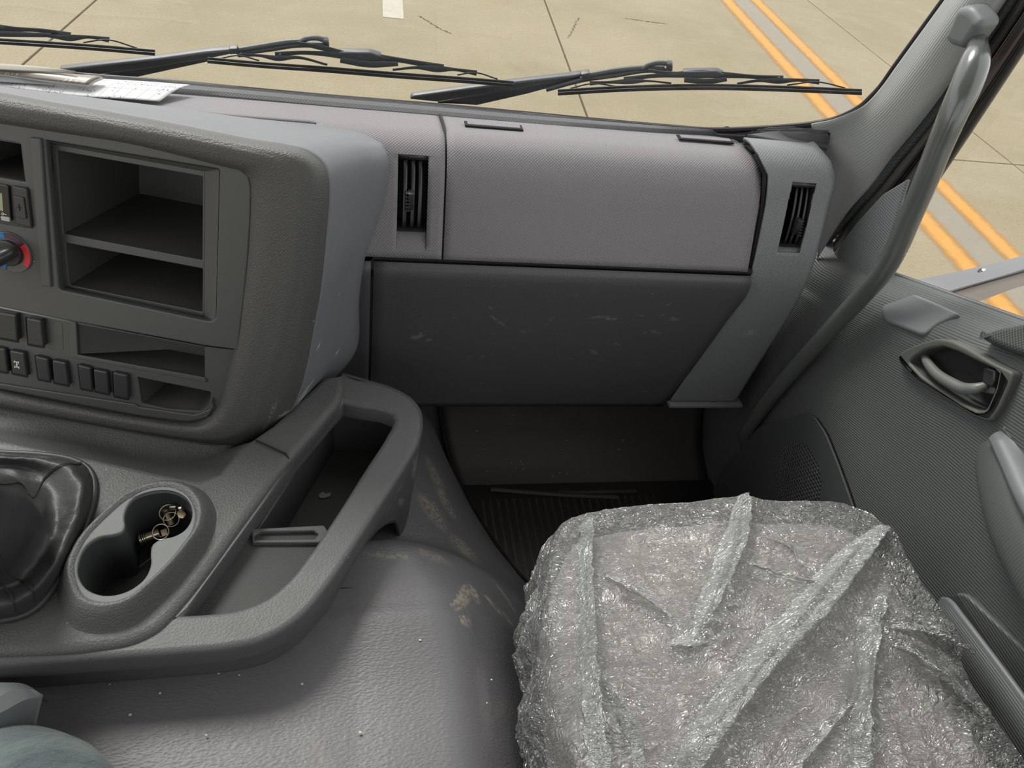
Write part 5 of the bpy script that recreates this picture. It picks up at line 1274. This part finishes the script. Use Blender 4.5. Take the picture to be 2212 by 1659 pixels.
for pts, w_, h_ in FOLDS:
    q = A([P(x, y, Z=zt+.01)[:2] for x, y in pts]); q = resample(q, 14) if len(q) > 2 else resample(q, 4)
    best = np.full(len(XYf), 1e9); side = np.zeros(len(XYf)); tt = np.zeros(len(XYf))
    for i in range(len(q)-1):
        a, b = q[i], q[i+1]; ab = b-a; s = np.clip(((XYf-a) @ ab)/(ab @ ab), 0, 1); pr = a+s[:, None]*ab
        dd = np.linalg.norm(XYf-pr, axis=1); cr_ = ab[0]*(XYf[:, 1]-a[1])-ab[1]*(XYf[:, 0]-a[0])
        u_ = dd < best; best[u_] = dd[u_]; side[u_] = np.sign(cr_[u_]); tt[u_] = (i+s[u_])/(len(q)-1)
    env = np.sin(np.clip(tt, .04, .97)*math.pi)**.5
    big = h_ > .011; ww = np.where(side > 0, w_*(2.3 if big else 1.5), w_*(.30 if big else .6))
    dz += h_*env*np.exp(-(best/ww)**(1.6 if big else 1.1))
vf = V.reshape(-1, 3)
for i in range(len(vf)):
    v = vf[i]; j = i//na; t = j/(nr-1)
    n1 = noise.noise(Vector((v[0]*22, v[1]*22, v[2]*22)))
    n2 = abs(noise.noise(Vector((v[0]*55+v[1]*20, v[1]*60, v[2]*60))))
    n3 = abs(noise.noise(Vector((v[0]*130, v[1]*110+v[0]*60, v[2]*120))))
    if t < .76: v[2] += dz[i]+.0035*n1+.0032*n2+.0018*n3
    else:
        g = min(1, (t-.76)/.08); d = (v-sc_); d[2] = 0; d /= max(.01, np.linalg.norm(d))
        v[:] = v + d*(g*(.007*n1+.006*n2+.004*n3 + .006*math.sin((i % na)*.21+3*math.sin((i % na)*.05)))) + A([0, 0, (dz[i]+.004*n2)*(1-g)])
V = vf.reshape(nr, na, 3)
filmo = link('seat_cover', grid_mesh(V, wrapu=True, ang=180), film_mat(bump=.0054), None, base=(.45, .3, .48), label='crumpled clear plastic film draped over the passenger seat cushion', cat='plastic cover')

m_flap = film_mat('doubled_plastic_film', .36, .0036, (.70, .76, .74, 1))
def flap(lft_, rgt_, hgt, n=90, under=.35):
    z0 = zt+.010
    a = resample([P(x, y, Z=z0) for x, y in lft_], n); c = resample([P(x, y, Z=z0) for x, y in rgt_], n)
    t = np.linspace(0, 1, n)[:, None]; env = np.sin(np.clip(t, .02, .98)*math.pi)**.4
    rows = []
    for f, zz_ in ((0, -.004), (.10, .10), (.35, .45), (.7, .82), (.92, 1.0), (1.0, .97), (1.0, .75), (1-under*.5, .40), (1-under, .05), (1-under*1.1, -.1)):
        rows.append(a*(1-f)+c*f + A([0, 0, 1])*(hgt*zz_*env))
    R_ = A(rows); k = len(R_)
    G = interp(np.arange(k, dtype=float), R_.reshape(k, -1), np.linspace(0, k-1, 30)).reshape(30, n, 3)
    for j in range(30):
        for i in range(n):
            v = Vector(G[j, i]); w_ = .0035*noise.noise(v*60)+.0022*abs(noise.noise(v*150)); G[j, i, 2] += w_; G[j, i, 0] += w_
    me = grid_mesh(G, ang=180); return link('film_fold', me, m_flap, filmo)
flap([(1592, 1072), (1572, 1130), (1540, 1210), (1500, 1300), (1470, 1392)], [(1614, 1072), (1612, 1120), (1592, 1210), (1550, 1300), (1500, 1392)], .026)
flap([(1893, 1135), (1800, 1200), (1700, 1310), (1580, 1440), (1500, 1550), (1420, 1680)], [(1915, 1148), (1850, 1240), (1775, 1340), (1670, 1450), (1590, 1550), (1500, 1680)], .036)
flap([(1897, 1270), (1862, 1340), (1846, 1440), (1836, 1560), (1830, 1690)], [(1915, 1275), (1890, 1350), (1872, 1440), (1864, 1560), (1866, 1690)], .024)
flap([(1252, 1135), (1246, 1230), (1248, 1380), (1258, 1530), (1272, 1680)], [(1280, 1125), (1272, 1230), (1276, 1380), (1292, 1530), (1316, 1680)], .020)
flap([(1905, 1338), (1980, 1336), (2050, 1368), (2098, 1402)], [(1905, 1362), (1980, 1378), (2040, 1395), (2095, 1420)], .016)
flap([(1918, 1380), (1990, 1410), (2050, 1460), (2110, 1512)], [(1922, 1398), (1985, 1442), (2040, 1480), (2100, 1530)], .016)
flap([(1580, 1208), (1680, 1236), (1785, 1262)], [(1580, 1216), (1680, 1245), (1785, 1270)], .008, 60)
flap([(1672, 1160), (1715, 1195), (1755, 1238)], [(1668, 1168), (1708, 1203), (1748, 1244)], .009, 50)
flap([(1305, 1236), (1380, 1276), (1462, 1340)], [(1302, 1250), (1372, 1294), (1455, 1352)], .011, 60)
flap([(1452, 1376), (1492, 1366), (1520, 1380)], [(1440, 1398), (1490, 1406), (1530, 1392)], .012, 60)
flap([(1290, 1480), (1330, 1560), (1372, 1680)], [(1304, 1476), (1352, 1556), (1400, 1680)], .016, 60)
flap([(1690, 1680), (1745, 1600), (1822, 1510)], [(1706, 1686), (1764, 1610), (1838, 1524)], .012, 60)

# ============================================================ LEFT EDGE: housing and the driver's knee
hs_ = thing('plastic_housing', 'faceted grey plastic housing beside the knee at the lower left', 'housing', P(20, 1540, Z=.385))
zc_ = .44
T0 = [(-150, 1478), (0, 1474), (56, 1478), (70, 1486), (90, 1502), (88, 1530), (60, 1512), (-10, 1502), (-150, 1510)]
a1 = [P(x, y, Z=.440) for x, y in ((-150, 1476), (0, 1474), (50, 1477), (70, 1485))]
a2 = [P(x, y, Z=.452) for x, y in ((-150, 1520), (-20, 1515), (28, 1490), (72, 1490))]
a3 = [P(x, y, Z=.445) for x, y in ((-150, 1560), (0, 1540), (60, 1510), (92, 1505))]
a4 = [P(x, y, Z=.400) for x, y in ((-150, 1680), (-20, 1640), (50, 1600), (72, 1588))]
loft('shell', [[p-A([0, -.01, .05]) for p in a1], a1, a2, a3, a4, [p-A([0, 0, .03]) for p in a4]], m_smooth, hs_, nu=24, lin_v=True, th=.003, flip=True, ang=20)
per = thing('person', 'seated person in worn teal grey jeans, only the right knee in view', 'person', (-.4, .0, .45))
def skinned(name, verts, edges, rad, mat, parent, lv=3):
    me = bpy.data.meshes.new('m'); me.from_pydata([tuple(v) for v in verts], edges, []); o = link(name, me, mat, parent)
    sk = o.modifiers.new('skin', 'SKIN')
    if not me.skin_vertices: me.skin_vertices.new()
    for i, r in enumerate(rad): me.skin_vertices[0].data[i].radius = (r, r)
    me.skin_vertices[0].data[0].use_root = True
    sk.use_smooth_shade = True
    ss_ = o.modifiers.new('sub', 'SUBSURF'); ss_.levels = lv; ss_.render_levels = lv
    return o
knee = A([-.252, .258, .452])
vs = [(-.46, -.20, .52), (-.37, -.14, .52), (-.33, .02, .50), (-.29, .15, .475), tuple(knee), (-.36, .33, .37), (-.47, .37, .25), (-.52, .43, .10),
      (-.55, -.14, .52), (-.62, .05, .51), (-.66, .27, .47), (-.68, .36, .30), (-.70, .44, .10), (-.46, -.22, .66), (-.46, -.24, .78)]
es = [(0, 1), (1, 2), (2, 3), (3, 4), (4, 5), (5, 6), (6, 7), (0, 8), (8, 9), (9, 10), (10, 11), (11, 12), (0, 13), (13, 14)]
skinned('trousers', vs, es, [.13, .10, .095, .088, .084, .068, .06, .055, .10, .09, .07, .06, .055, .13, .14], m_jean, per)
ds = thing('driver_seat', 'dark driver seat cushion under the person', 'seat', (-.5, -.1, 0))
box('cushion', (-.75, -.40, .33), (-.42, .10, .42), m_seatd, ds, bev=.03)
box('seat_base', (-.72, -.35, .005), (-.44, .05, .33), m_seatd, ds, bev=.02)
